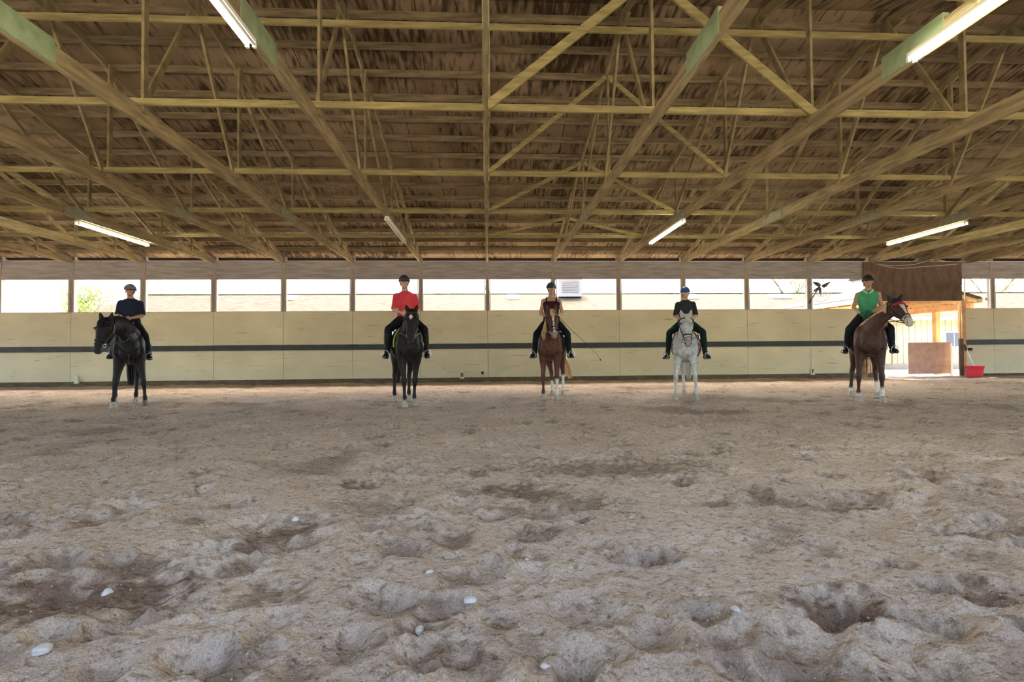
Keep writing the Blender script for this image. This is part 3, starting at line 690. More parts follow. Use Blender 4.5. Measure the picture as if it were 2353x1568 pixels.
def horse(name, label, loc, heading, s, poll, muzzle, feet, coat, hair, tack, mane_side=1, ears='up', tail=(0, 0), hooves=None, group='horses standing in a line', extra=None):
    """loc: point between the front feet; heading: turn of the forward (-Y) axis; feet: dx,dy of FL,FR,HL,HR in body axes"""
    T = empty(name, loc, label, 'horse', group)
    ch, sh = math.cos(heading), math.sin(heading)
    def W(x, y, z): return V((ch * x - sh * y, sh * x + ch * y, z)) * s          # body axes -> world offset
    lat = V((ch, sh, 0)); fwd = V((sh, -ch, 0))
    bm = bmesh.new()
    loft(bm, [(W(0, y, z), a * s, b * s) for y, z, a, b in TR], lat, 26, 3)
    # withers, chest muscles, rump
    ball(bm, W(0, .22, 1.50), (.10 * s, .26 * s, .09 * s), rot=Matrix.Rotation(heading, 3, 'Z'))
    for q in (-1, 1):
        ball(bm, W(q * .085, -.155, 1.10), (.088 * s, .075 * s, .13 * s)); ball(bm, W(q * .185, -.07, 1.13), (.075 * s, .08 * s, .12 * s)); ball(bm, W(q * .165, .08, 1.2), (.10 * s, .2 * s, .27 * s), rot=Matrix.Rotation(heading, 3, 'Z'))
        ball(bm, W(q * .15, 1.3, 1.25), (.16 * s, .27 * s, .28 * s), rot=Matrix.Rotation(heading, 3, 'Z'))
    front = [(0, 1.12, .115, .17, 0), (.02, .95, .10, .125, .1), (.02, .80, .075, .085, .35), (.0, .66, .056, .060, .55), (-.01, .54, .05, .05, .7), (-.015, .50, .056, .056, .75), (-.01, .44, .046, .048, .8), (.005, .36, .033, .037, .88), (.01, .24, .031, .037, .95), (.0, .175, .043, .046, 1), (-.03, .125, .034, .036, 1), (-.06, .075, .045, .05, 1)]
    hind = [(0, 1.15, .14, .24, 0), (-.06, .98, .125, .19, .1), (-.06, .84, .095, .125, .3), (.04, .70, .063, .08, .45), (.15, .60, .05, .062, .6), (.18, .54, .052, .065, .7), (.16, .47, .045, .052, .75), (.13, .36, .036, .041, .85), (.11, .25, .034, .040, .95), (.10, .18, .046, .048, 1), (.06, .125, .035, .038, 1), (.03, .075, .047, .052, 1)]
    foot_pos = []
    legs = []
    for k, (fx, fy) in enumerate(feet):
        q = -1 if k % 2 == 0 else 1; base = (q * .15, .06) if k < 2 else (q * .16, 1.20)
        secs = []
        for (dy, z, rl, ro, w) in (front if k < 2 else hind):
            x = base[0] * (1 - w) + fx * w; y = (base[1] + dy) * (1 - w) + (fy + dy) * w
            if k >= 2: y = base[1] * (1 - w) + (fy - .03) * w + dy
            secs.append((W(x, y, z), rl * s, ro * s))
        loft(bm, secs, lat, 14, 3)
        c = secs[-1][0]; foot_pos.append(c); legs.append([sc[0] for sc in secs])
        HOOVES.append((loc[0] + c.x, loc[1] + c.y))
    # neck and head
    poll, muzzle = V(poll) - V(loc), V(muzzle) - V(loc)
    hd = (muzzle - poll).normalized(); hz = V((hd.x, hd.y, 0))
    face = V((-hd.y, hd.x, 0)); face.normalize()
    if face.dot(lat) < 0: face.negate()
    hl = extra['hl'] if extra and 'hl' in extra else face
    hl = (V(hl) - hd * V(hl).dot(hd)).normalized(); nf = hd.cross(hl)
    if nf.dot(V((hz.x, hz.y, .3)) if hz.length > .2 else V((fwd.x, fwd.y, .3))) < 0: nf.negate()
    if extra and 'nf' in extra:
        if nf.dot(V(extra['nf'])) < 0: nf.negate()
    P0 = W(0, .10, 1.29); P3 = poll - nf * .06 * s + V((0, 0, -.03))
    back = -(V((nf.x, nf.y, 0)))
    arch = extra.get('arch', 0) if extra else 0
    P1 = P0 + (fwd * .22 + V((0, 0, .24 + arch))) * s; P2 = P3 + (back * .16 + V((0, 0, -.12 + arch))) * s
    neck = []
    for i in range(7):
        u = i / 6; p = P0 * (1 - u) ** 3 + P1 * 3 * u * (1 - u) ** 2 + P2 * 3 * u * u * (1 - u) + P3 * u ** 3
        l = lat.lerp(hl, u * u); neck.append((p, (.19 * (1 - u) + .082 * u - .04 * math.sin(PI * u)) * s, (.31 * (1 - u) + .125 * u - .02 * math.sin(PI * u)) * s, l))
    loft(bm, neck, lat, 20, 3)
    L = (muzzle - poll).length / .62
    HS = [(-.07, .045, .055, -.02), (-.02, .078, .095, -.02), (.06, .098, .125, -.03), (.14, .107, .138, -.04), (.22, .102, .132, -.035), (.30, .080, .108, -.02), (.38, .062, .085, -.005), (.46, .056, .072, 0), (.53, .060, .068, -.005), (.585, .054, .056, -.008), (.62, .03, .03, -.01)]
    HS = [(a, b * (1.20 if a < .4 else 1.12), c, d) for a, b, c, d in HS]
    def hp(t_):
        a = [np.array(x) for x in HS]
        for i in range(len(a) - 1):
            if a[i][0] <= t_ <= a[i + 1][0]:
                f = (t_ - a[i][0]) / (a[i + 1][0] - a[i][0]); r = a[i] * (1 - f) + a[i + 1] * f; return poll + hd * r[0] * L + nf * r[3] * L, r[1] * L, r[2] * L
        return poll, .08, .09
    loft(bm, [(poll + hd * a * L + nf * o * L, b * L, c * L, hl) for a, b, c, o in HS], hl, 18, 3, .9)
    for q in (-1, 1):
        ball(bm, poll + hd * .155 * L + hl * q * .102 * L + nf * .045 * L, .032 * L); ball(bm, poll + hd * .555 * L + hl * q * .047 * L + nf * .022 * L, .02 * L)
        ball(bm, poll + hd * .19 * L + hl * q * .090 * L - nf * .08 * L, (.04 * L, .05 * L, .07 * L))
        # ears
        eb = poll + hl * q * .076 * L + nf * .01 * L - hd * .02 * L
        ed = (V((0, 0, 1)) + hl * q * (.28 if ears == 'up' else .55) + nf * .12 + (-hd) * .25).normalized()
        loft(bm, [(eb - ed * .03, .033 * L, .028 * L), (eb + ed * .04 * L, .043 * L, .026 * L), (eb + ed * .085 * L, .038 * L, .02 * L), (eb + ed * .13 * L, .014 * L, .01 * L), (eb + ed * .155 * L, .004, .004)], hl, 10, 3)
    ctx = dict(poll=poll, hd=hd, nf=nf, hl=hl, L=L, W=W, legs=legs, s=s, lat=lat, fwd=fwd)
    body = fuse('body', bm, .0135, T, attr_mat('horse coat %s' % tack.get('coatkey', 'dark'), .58, .25, .3), smooth=6, colour=lambda co: coat(co, ctx))
    # eyes
    for q in (-1, 1):
        bm = bmesh.new(); ball(bm, poll + hd * .155 * L + hl * q * .124 * L + nf * .05 * L, .019 * L, 10); bm_obj('eye', bm, M['eye'], T, smooth=True)
        bm = bmesh.new(); ball(bm, poll + hd * .565 * L + hl * q * .058 * L + nf * .034 * L, (.010 * L, .010 * L, .014 * L), 8); bm_obj('nostril', bm, M['eye'], T, smooth=True)
    # hooves
    for k, c in enumerate(foot_pos):
        bm = bmesh.new(); f = fwd
        loft(bm, [(V((c.x, c.y, 0)) + V((0, 0, .092 * s)) + f * .0, .044 * s, .048 * s), (V((c.x, c.y, .085 * s)) + f * .004, .051 * s, .056 * s), (V((c.x, c.y, .04 * s)) + f * .02 * s, .060 * s, .070 * s), (V((c.x, c.y, -.012)) + f * .03 * s, .066 * s, .078 * s)], lat, 16, 2)
        bm_obj('hoof', bm, (hooves or ['hoof'] * 4)[k] and M[(hooves or ['hoof'] * 4)[k]], T, smooth=True)
    # hair
    r = random.Random(int(abs(loc[0]) * 100))
    def lock(bm, pts, w): 
        Q = [np.array(p) for p in pts]; pp = [V(crom(Q, i / 4)) for i in range((len(Q) - 1) * 4 + 1)]
        tube(bm, pp, [w * (1 - .8 * (i / (len(pp) - 1)) ** 2) for i in range(len(pp))], 5)
    hm = attr_hair(tack.get('hairkey', 'dark'), hair)
    bm = bmesh.new(); side = mane_side
    for i in range(95):
        u = .12 + .86 * i / 94; k = u * 6; j = min(int(k), 5); f = k - j
        c = neck[j][0].lerp(neck[j + 1][0], f); rl = neck[j][1] * (1 - f) + neck[j + 1][1] * f; ro = neck[j][2] * (1 - f) + neck[j + 1][2] * f; l = neck[j][3].lerp(neck[j + 1][3], f)
        tn = (neck[j + 1][0] - neck[j][0]).normalized(); up = tn.cross(l); up = -up if up.dot(V((0, 0, 1)) - fwd * .5) < 0 else up
        up.normalize(); top = c + up * ro * .97; Lk = tack.get('mane', .26) * r.uniform(.75, 1.15)
        o = l * side
        lock(bm, [top - o * .01, top + o * .05 + up * .012, c + o * (rl * 1.05 + .012) + up * ro * .45, c + o * (rl * 1.08 + .02 + r.uniform(0, .02)) + up * ro * .3 - V((0, 0, Lk * .6)), c + o * (rl * 1.02 + .02) + up * ro * .2 - V((r.uniform(-.02, .02), 0, Lk))], .016 * s)
    for i in range(tack.get('forelock', 22) if not tack.get('bonnet') else 0):
        a = r.uniform(-1, 1); lock(bm, [poll - hd * .06 + hl * a * .03, poll + nf * .10 * L + hl * a * .04, poll + hd * .09 * L + nf * (.125) * L + hl * a * .05, poll + hd * r.uniform(.12, .2) * L + nf * .12 * L + hl * (a * .05 + .01)], .009)
    bm_obj('mane', bm, hm, T, smooth=True)
    bm = bmesh.new(); dock = W(0, 1.60, 1.36)
    for i in range(80):
        a = r.uniform(-1, 1); b = r.uniform(-1, 1); ln = r.uniform(.75, 1.0); tx, ty = tail
        p1 = dock + W(a * .03, .08, -.08 / 1); 
        lock(bm, [W(a * .02, 1.57, 1.33), W(a * .04 + tx * .1, 1.69 + b * .02, 1.24), W(a * .07 + tx * .4, 1.72 + b * .05 + ty * .4, .95), W(a * .08 + tx * .75, 1.70 + b * .06 + ty * .8, .95 - .32 * ln), W(a * .05 + tx, 1.66 + b * .05 + ty, .95 - .6 * ln)], .016 * s)
    bm_obj('tail', bm, hm, T, smooth=True)
    # saddle pad, saddle, girth wrap the barrel
    def barrel(y, ang, off):
        a = [np.array(x) for x in TR]
        for i in range(len(a) - 1):
            if a[i][0] <= y <= a[i + 1][0]: f = (y - a[i][0]) / (a[i + 1][0] - a[i][0]); q = a[i] * (1 - f) + a[i + 1] * f; break
        return W((q[2] + off) * math.sin(ang), y, q[1] + (q[3] + off) * math.cos(ang) + (.03 if abs(ang) < .4 else 0))
    def wrap(y0, y1, a0, a1, off, th, taper=0.0):
        bm = bmesh.new(); n, m_ = 22, 8; g = {}
        for i in range(n + 1):
            for j in range(m_ + 1):
                an = a0 + (a1 - a0) * i / n; e = abs(an) / max(abs(a0), abs(a1)); ym = (y0 + y1) / 2; hw = (y1 - y0) / 2 * (1 - taper * e * e); y = ym + hw * (2 * j / m_ - 1)
                for k in (0, 1): g[i, j, k] = bm.verts.new(barrel(y, an, off + k * th))
        for i in range(n):
            for j in range(m_):
                bm.faces.new([g[i, j, 1], g[i + 1, j, 1], g[i + 1, j + 1, 1], g[i, j + 1, 1]]); bm.faces.new([g[i, j, 0], g[i, j + 1, 0], g[i + 1, j + 1, 0], g[i + 1, j, 0]])
        for i in range(n):
            for j in (0, m_): bm.faces.new([g[i, j, 0], g[i + 1, j, 0], g[i + 1, j, 1], g[i, j, 1]])
        for j in range(m_):
            for i in (0, n): bm.faces.new([g[i, j, 0], g[i, j + 1, 0], g[i, j + 1, 1], g[i, j, 1]])
        return bm
    pad = bm_obj('saddle_pad', wrap(.20, .86, -1.75, 1.75, .012, .014), tack['pad'], T, smooth=True)
    if tack.get('pad_trim'):
        b1 = wrap(.185, .205, -1.77, 1.77, .010, .022); bm_obj('pad_trim', b1, tack['pad_trim'], pad, smooth=True)
    bm_obj('girth', wrap(.36, .45, -PI, PI, .018, .012), M['leather'], T, smooth=True)
    bm = wrap(.30, .68, -1.5, 1.5, .028, .012, .25)
    loft(bm, [(W(0, .24, 1.60), .06 * s, .035 * s), (W(0, .30, 1.615), .10 * s, .05 * s), (W(0, .45, 1.585), .12 * s, .04 * s), (W(0, .6, 1.59), .16 * s, .045 * s), (W(0, .70, 1.62), .15 * s, .055 * s), (W(0, .76, 1.61), .08 * s, .04 * s)], lat, 18, 3)
    bm_obj('saddle', bm, M['leather'], T, smooth=True)
    # bridle
    def loop(t_, off, w, a0=0, a1=2 * PI, tilt=0.0):
        n = 28; pts = []
        for i in range(n + 1):
            a = a0 + (a1 - a0) * i / n; c, b, d = hp(t_ + tilt * math.sin(a)); pts.append(c + hl * math.cos(a) * (b * .97 + off) + nf * math.sin(a) * (d * .97 + off))
        return pts
    bm = bmesh.new()
    tube(bm, loop(.385, .007, .01), .013 * L, 6); tube(bm, loop(.47, .006, .01, tilt=-.03), .008 * L, 6)
    tube(bm, loop(.045, .008, .01), .012 * L, 6); tube(bm, loop(.13, .006, .01, PI, 2 * PI), .008, 6)
    for q in (-1, 1):
        pts = []
        for t_ in (.0, .06, .12, .2, .28, .36, .45):
            c, b, d = hp(t_); an = .02; pts.append(c + hl * q * (b + .007) + nf * d * an)
        tube(bm, pts, .010 * L, 6)
    br = bm_obj('bridle', bm, M[tack.get('bridle', 'leather')], T, smooth=True)
    bits = []
    for q in (-1, 1):
        c, b, d = hp(.47); bc = c + hl * q * (b + .015) - nf * d * .2; bits.append(bc)
        bm = bmesh.new(); tube(bm, [bc + hd * .035 * math.cos(a) + nf * .035 * math.sin(a) for a in [2 * PI * i / 14 for i in range(15)]], .006, 6)
        bm_obj('bit_ring', bm, M['steel'], br, smooth=True)
    for q, bc in zip((-1, 1), bits):
        end = W(q * .06, .14, 1.72); mid = (bc + end) / 2 + V((0, 0, -.12)) + lat * q * .13
        q1 = [np.array(bc), np.array(bc.lerp(mid, .55) + lat * q * .03), np.array(mid), np.array(end)]
        bm = bmesh.new(); tube(bm, [V(crom(q1, i / 6)) for i in range(19)], .008, 6); bm_obj('rein', bm, M[tack.get('rein', 'brownleather')], T, smooth=True)
    if tack.get('breast'):
        bm = bmesh.new()
        for q in (-1, 1):
            tube(bm, [W(q * .24, .2, 1.42), W(q * .24, .0, 1.3), W(q * .12, -.24, 1.12), W(0, -.27, 1.04)], .012, 6)
        tube(bm, [W(0, -.27, 1.04), W(0, -.14, .90), W(0, .2, .86)], .012, 6); bm_obj('breastplate', bm, M['leather'], T, smooth=True)
    if tack.get('bonnet'):
        bm = bmesh.new()
        for q in (-1, 1):
            eb = poll + hl * q * .076 * L + nf * .01 * L - hd * .02 * L; ed = (V((0, 0, 1)) + hl * q * (.28 if ears == 'up' else .55) + nf * .12 + (-hd) * .25).normalized()
            loft(bm, [(eb - ed * .03, .043 * L, .038 * L), (eb + ed * .04 * L, .052 * L, .035 * L), (eb + ed * .09 * L, .046 * L, .029 * L), (eb + ed * .145 * L, .020 * L, .016 * L), (eb + ed * .17 * L, .005, .005)], hl, 10, 3)
        loft(bm, [(poll - hd * .085 * L - nf * .02 * L, .075 * L, .07 * L, hl), (poll - hd * .03 * L - nf * .02 * L, .108 * L, .108 * L, hl), (poll + hd * .045 * L - nf * .028 * L, .125 * L, .131 * L, hl), (poll + hd * .07 * L - nf * .03 * L, .118 * L, .125 * L, hl)], hl, 18, 3, .9)
        bn = fuse('ear_bonnet', bm, .009, T, M['ink'], smooth=2)
        bm = bmesh.new()
        for i in range(13):
            a = PI / 2 + (i - 6) / 6 * 1.05; c, b, d = hp(.085); c2, b2, d2 = hp(.135 - .004 * abs(i - 6))
            p0 = c + hl * math.cos(a) * (b + .006) + nf * math.sin(a) * (d + .006); p1 = c2 + hl * math.cos(a) * (b2 + .006) + nf * math.sin(a) * (d2 + .006); tube(bm, [p0, p0.lerp(p1, .5) + nf * .004, p1], .018 * L, 6)
        bm_obj('bonnet_trim', bm, M['redcloth'], bn, smooth=True)
    return T, W, lat, fwd, ctx

_hair = {}
def attr_hair(key, col):
    if key not in _hair: _hair[key] = mat('hair ' + key, col[0], .5, col2=col[1], scale=18, stretch=(3, 3, .6), spec=.3)
    return _hair[key]
M['redcloth'] = mat('red knit', (.42, .03, .05), .8)
M['limecloth'] = mat('lime trim', (.42, .50, .06), .8)
M['padgrey'] = mat('grey pad', (.18, .18, .19), .85)
M['padblack'] = mat('black pad', (.02, .02, .022), .85)
M['padwhite'] = mat('white pad', (.5, .5, .48), .85)
M['padred'] = mat('pink patterned pad', (.35, .06, .08), .85, col2=(.6, .5, .5), scale=22, lo=.48, hi=.52)

def leg_white(co, ctx, k, z1, soft=.03):
    """weight 1 on leg k below z1"""
    p = np.array(ctx['legs'][k][-4]); d = np.hypot(co[:, 0] - p[0], co[:, 1] - p[1]); r = .22
    oth = [np.array(ctx['legs'][j][-4]) for j in range(4) if j != k]
    ok = d < np.min([np.hypot(co[:, 0] - q[0], co[:, 1] - q[1]) for q in oth], axis=0)
    return np.where(ok, 1 - smooth01(z1 - soft, z1 + soft, co[:, 2]), 0)
def head_uv(co, ctx):
    p = np.array(ctx['poll']); rel = co - p; L = ctx['L']
    return rel @ np.array(ctx['hd']) / L, rel @ np.array(ctx['hl']) / L, rel @ np.array(ctx['nf']) / L
def mixc(c, w, col): return c * (1 - w[:, None]) + np.array(col, np.float32) * w[:, None]
def coat_black(low=(.012, .010, .010), star=False, socks=()):
    def f(co, ctx):
        c = np.tile(np.array(low, np.float32), (len(co), 1)); u, l, n = head_uv(co, ctx)
        if star: c = mixc(c, ((np.abs(l) / .04 + np.abs(u - .13) / .06 < 1) & (n > .05)).astype(float), (.62, .58, .5))
        c = mixc(c, ((u > .45) & (n < .03) & (n > -.12) & (u < .66)).astype(float) * .5 * ((np.abs(l) < .08)), (.10, .08, .075))
        for k, z in socks: c = mixc(c, leg_white(co, ctx, k, z), (.6, .55, .46))
        return c
    return f
def coat_chestnut(base, blaze_w, socks, dark=None, muzzle=(.30, .2, .16), full=False):
    def f(co, ctx):
        c = np.tile(np.array(base, np.float32), (len(co), 1)); u, l, n = head_uv(co, ctx)
        if dark is not None: c = mixc(c, (1 - smooth01(.35, .75, co[:, 2])) * .6, dark)
        wv = blaze_w * (1 + .35 * np.sin(u * 14))
        head = (u > .06) & (u < .66) & (n > .01) & (n < .2)
        c = mixc(c, (head & (np.abs(l - .008) < wv)).astype(float), (.66, .60, .50))
        if full: c = mixc(c, ((u > .40) & (u < .68) & (n > -.09) & (np.abs(l) < .12)).astype(float) * smooth01(.38, .46, u), (.62, .54, .44))
        else: c = mixc(c, ((u > .49) & (u < .68) & (np.abs(l) < .1) & (np.abs(n) < .11)).astype(float), muzzle)
        for k, z in socks: c = mixc(c, leg_white(co, ctx, k, z), (.70, .66, .58))
        return c
    return f
def coat_grey(co, ctx):
    c = np.tile(np.array((.56, .55, .50), np.float32), (len(co), 1)); u, l, n = head_uv(co, ctx)
    c = mixc(c, ((u > .47) & (u < .68) & (np.abs(l) < .1) & (np.abs(n) < .12)).astype(float) * .8, (.30, .22, .20))
    c = mixc(c, np.clip(1 - np.hypot(u - .155, np.abs(l) - .1) / .05, 0, 1) * .8, (.12, .11, .11))
    c = mixc(c, np.clip(1 - np.abs(co[:, 2] - .5 * ctx['s']) / .09, 0, 1) * .35, (.22, .2, .18))
    c = mixc(c, ((co[:, 2] > 1.0) & (co[:, 2] < 1.12) & (u < -3)).astype(float) * .2, (.3, .3, .3))
    return c

# ------------------------------------------------------------------ riders
def cloth(name, c): return mat(name, c, .85, col2=tuple(min(1, x * 1.25 + .004) for x in c), scale=9, spec=.15)
def rider(label, seat, heading, s, skin, shirt, sleeve, pants, helmetcol, legs_geo, arms, boots='short', gloves=None, hair=(.05, .03, .02), lean=(0, 0), head_turn=0.0, collar=None, hidden_leg=None, tank=False):
    T = empty('person', seat, label, 'person', 'riders on horseback')
    ch, sh = math.cos(heading), math.sin(heading)
    lx, ly = lean
    def W(x, y, z):
        k = max(z, 0) / .6; x, y = x + lx * k, y + ly * k
        return V((ch * x - sh * y, sh * x + ch * y, z)) * s
    lat = V((ch, sh, 0)); fwd = V((sh, -ch, 0))
    TS = [(0, .02, -.02, .13, .10), (0, .03, .06, .165, .12), (0, .025, .14, .165, .115), (0, .01, .24, .138, .098), (0, .0, .34, .152, .105), (0, .0, .44, .172, .112), (0, .01, .51, .168, .10), (0, .015, .555, .125, .078), (0, .015, .59, .075, .062), (0, .0, .63, .056, .058), (0, -.01, .70, .056, .06)]
    hc = W(0, -.015, .755); ht = Matrix.Rotation(heading + head_turn, 3, 'Z')
    hf = ht @ V((0, -1, 0)); hlat = ht @ V((1, 0, 0))
    SH = [W(q * .158, .01, .505) for q in (-1, 1)]
    armpts = []
    for q, (el, hd_) in zip((-1, 1), arms): armpts.append((SH[0 if q < 0 else 1], W(*el), W(*hd_)))
    hips = [W(q * .085, .0, .05) for q in (-1, 1)]
    legp = [[W(*p) for p in lg] for lg in legs_geo]         # knee, ankle, toe
    def torso(bm, k, z0=-9, z1=9, add=0.0): loft(bm, [(W(x, y, z), (a + add) * s * k, (b + add) * s * k) for x, y, z, a, b in TS if z0 <= z <= z1], lat, 20, 3)
    def arm(bm, i, add=0.0, upto=1.0):
        a, e, h = armpts[i]; P = [a + (a - e).normalized() * -.0, a.lerp(e, .25), a.lerp(e, .6), e, e.lerp(h, .3), e.lerp(h, .7), h]; R_ = [.052, .050, .043, .037, .038, .030, .024]
        n = max(2, int(round(upto * 6)) + 1) if upto < 1 else 7
        Q = [np.array([*p, r]) for p, r in zip(P, R_)]; m_ = [crom(Q, j / 3) for j in range((n - 1) * 3 + 1)]
        tube(bm, [V(q[:3]) for q in m_], [(q[3] + add) * s for q in m_], 12)
    def leg(bm, i, add=0.0, f0=0, f1=99):
        kn, an, to = legp[i]; h = hips[i]
        P = [h, h.lerp(kn, .35), h.lerp(kn, .75), kn, kn.lerp(an, .15), kn.lerp(an, .4), kn.lerp(an, .75), an]; R_ = [.098, .09, .07, .062, .060, .060, .045, .038]
        P, R_ = P[f0:f1], R_[f0:f1]
        Q = [np.array([*p, r]) for p, r in zip(P, R_)]; m_ = [crom(Q, j / 3) for j in range((len(P) - 1) * 3 + 1)]
        tube(bm, [V(q[:3]) for q in m_], [(q[3] + add) * s for q in m_], 14)
    def foot(bm, i, add=0.0):
        kn, an, to = legp[i]; d = (to - an); d.z = 0; d.normalize(); l = V((-d.y, d.x, 0)); heel = an - d * .05 * s + V((0, 0, -.06 * s))
        loft(bm, [(heel + V((0, 0, .0)), (.03 + add) * s, (.035 + add) * s), (an.lerp(to, .1) + V((0, 0, -.045 * s)), (.036 + add) * s, (.05 + add) * s), (an.lerp(to, .55), (.043 + add) * s, (.036 + add) * s), (to - d * .03 * s, (.042 + add) * s, (.026 + add) * s), (to + d * .02 * s, (.02 + add) * s, (.014 + add) * s)], l, 12, 3)
    def shoulders(bm, add):
        for i in (0, 1): ball(bm, SH[i] + V((0, 0, -.012)), (.062 + add) * s, 12)
    bm = bmesh.new(); torso(bm, 1); shoulders(bm, -.002)
    # head with brow, cheeks, nose, chin, mouth and ears
    ball(bm, hc + V((0, 0, .02 * s)), (.078 * s, .096 * s, .098 * s), 18, ht); ball(bm, hc + hf * .018 * s - V((0, 0, .05 * s)), (.058 * s, .068 * s, .066 * s), 16, ht)
    loft(bm, [(hc + hf * .078 * s + V((0, 0, .015 * s)), .009 * s, .012 * s), (hc + hf * .097 * s - V((0, 0, .01 * s)), .012 * s, .015 * s), (hc + hf * .10 * s - V((0, 0, .026 * s)), .016 * s, .012 * s), (hc + hf * .08 * s - V((0, 0, .034 * s)), .008 * s, .008 * s)], hlat, 10, 3)
    ball(bm, hc + hf * .078 * s - V((0, 0, .058 * s)), (.024 * s, .012 * s, .007 * s), 10, ht); ball(bm, hc + hf * .074 * s - V((0, 0, .07 * s)), (.02 * s, .012 * s, .007 * s), 10, ht); ball(bm, hc + hf * .068 * s - V((0, 0, .095 * s)), (.022 * s, .02 * s, .016 * s), 10, ht)
    for q in (-1, 1): ball(bm, hc + hlat * q * .076 * s - V((0, 0, .015 * s)), (.009 * s, .02 * s, .03 * s), 10, ht); ball(bm, hc + hf * .072 * s + hlat * q * .03 * s + V((0, 0, .028 * s)), (.02 * s, .012 * s, .008 * s), 8, ht)
    for i in (0, 1):
        arm(bm, i); leg(bm, i); foot(bm, i, -.006)
        # hand: palm, four curled fingers, thumb on top
        a, e, h = armpts[i]; d = (h - e).normalized(); q = -1 if i == 0 else 1
        inn = -lat * q; up = V((0, 0, 1)); up = (up - d * up.dot(d)).normalized(); inw = (inn - d * inn.dot(d)).normalized()
        pal = h + d * .05 * s
        loft(bm, [(h, .022 * s, .02 * s), (h + d * .035 * s, .034 * s, .016 * s), (h + d * .075 * s, .038 * s, .014 * s), (h + d * .088 * s, .034 * s, .011 * s)], up, 12, 3)
        for k in range(4):
            o = up * (.027 - .018 * k) * s; ln = (.9, 1.0, .95, .78)[k] * s; b0 = h + d * .08 * s + o
            tube(bm, [b0, b0 + d * .026 * ln, b0 + d * .036 * ln + inw * .022 * ln, b0 + d * .018 * ln + inw * .036 * ln, b0 - d * .004 * ln + inw * .032 * ln], [.0095 * s, .009 * s, .0088 * s, .008 * s, .007 * s], 8)
        b0 = h + d * .03 * s + up * .028 * s + inw * .008 * s
        tube(bm, [b0, b0 + up * .018 * s + d * .012 * s + inw * .01 * s, b0 + up * .02 * s + d * .034 * s + inw * .02 * s, b0 + up * .012 * s + d * .05 * s + inw * .026 * s], [.012 * s, .011 * s, .0095 * s, .008 * s], 8)
    sm = cloth('skin tone %d' % int(skin[0] * 1000), skin); sm.node_tree.nodes['Principled BSDF'].inputs['Roughness'].default_value = .5
    body = fuse('body', bm, .0072, T, sm, smooth=2)
    for q in (-1, 1):
        bm = bmesh.new(); ball(bm, hc + hf * .081 * s + hlat * q * .030 * s + V((0, 0, .010 * s)), .0095 * s, 8); bm_obj('eye', bm, M['eye'], T, smooth=True)
    bm = bmesh.new(); ball(bm, hc + hf * .0875 * s - V((0, 0, .0635 * s)), (.019 * s, .004 * s, .0028 * s), 8, ht); bm_obj('mouth', bm, M['lip'], T, smooth=True)
    # shirt
    bm = bmesh.new(); torso(bm, 1, .0, .44 if tank else .60, .011)
    if tank:
        loft(bm, [(W(0, .0, .42), .19 * s, .125 * s), (W(0, .0, .47), .18 * s, .125 * s), (W(0, 0.0, .49), .14 * s, .122 * s)], lat, 20, 2)
        for q in (-1, 1): tube(bm, [W(q * .10, -.11, .46), W(q * .105, -.085, .53), W(q * .105, .0, .572), W(q * .105, .07, .54), W(q * .10, .11, .46)], .017 * s, 8)
    elif sleeve > 0: shoulders(bm, .006); [arm(bm, i, .012, sleeve) for i in (0, 1)]
    else: [ball(bm, SH[i] - (lat * (1 if i else -1)) * .03 * s, (.05 * s, .06 * s, .062 * s), 12) for i in (0, 1)]
    sh_ = fuse('shirt', bm, .011, T, cloth('shirt ' + label[:12], shirt), smooth=3)
    if collar is not None:
        bm = bmesh.new()
        for q in (-1, 1):
            tube(bm, [W(0, .075, .60), W(q * .055, .055, .60), W(q * .075, -.01, .592), W(q * .07, -.06, .565), W(q * .045, -.095, .535), W(q * .012, -.115, .50)], [.013 * s, .014 * s, .016 * s, .018 * s, .016 * s, .005 * s], 8)
        bm_obj('collar', bm, cloth('collar', collar), sh_, smooth=True)
    bm = bmesh.new(); torso(bm, 1, -.02, .14, .008)
    for i in (0, 1): leg(bm, i, .006, 0, 8 if boots == 'short' else 6)
    fuse('breeches', bm, .011, T, cloth('breeches ' + label[:12], pants), smooth=3)
    for i in (0, 1):
        bm = bmesh.new(); leg(bm, i, .013, 7 - 1 if boots == 'short' else 4, 8); foot(bm, i, .007)
        b = fuse('boot', bm, .009, T, M['leather'], smooth=2)
        kn, an, to = legp[i]; d = (to - an); d.z = 0; d.normalize(); l = V((-d.y, d.x, 0))
        c = an.lerp(to, .62) + V((0, 0, -.036 * s)); bm = bmesh.new()
        pts = [c - l * .062 * s, c + l * .062 * s, c + l * .066 * s + V((0, 0, .05 * s)), c + l * .045 * s + V((0, 0, .11 * s)), c + V((0, 0, .135 * s)), c - l * .045 * s + V((0, 0, .11 * s)), c - l * .066 * s + V((0, 0, .05 * s)), c - l * .062 * s]
        tube(bm, pts, [.010 * s] * 2 + [.007 * s] * 5 + [.010 * s], 6); box2 = bm
        bar(bm, c - l * .06 * s, c + l * .06 * s, .045 * s, .012 * s, up=d)
        o = bm_obj('stirrup_iron', bm, M['steel'], None, loc=seat, smooth=True); STIR.append((o, T))
        st = bmesh.new(); tube(st, [c + V((0, 0, .13 * s)), c.lerp(hips[i], .35) + lat * (1 if i else -1) * -.01, hips[i].lerp(kn, .55) - V((0, 0, .05))], .010, 6)
        STIR[-1] = STIR[-1] + (st,)
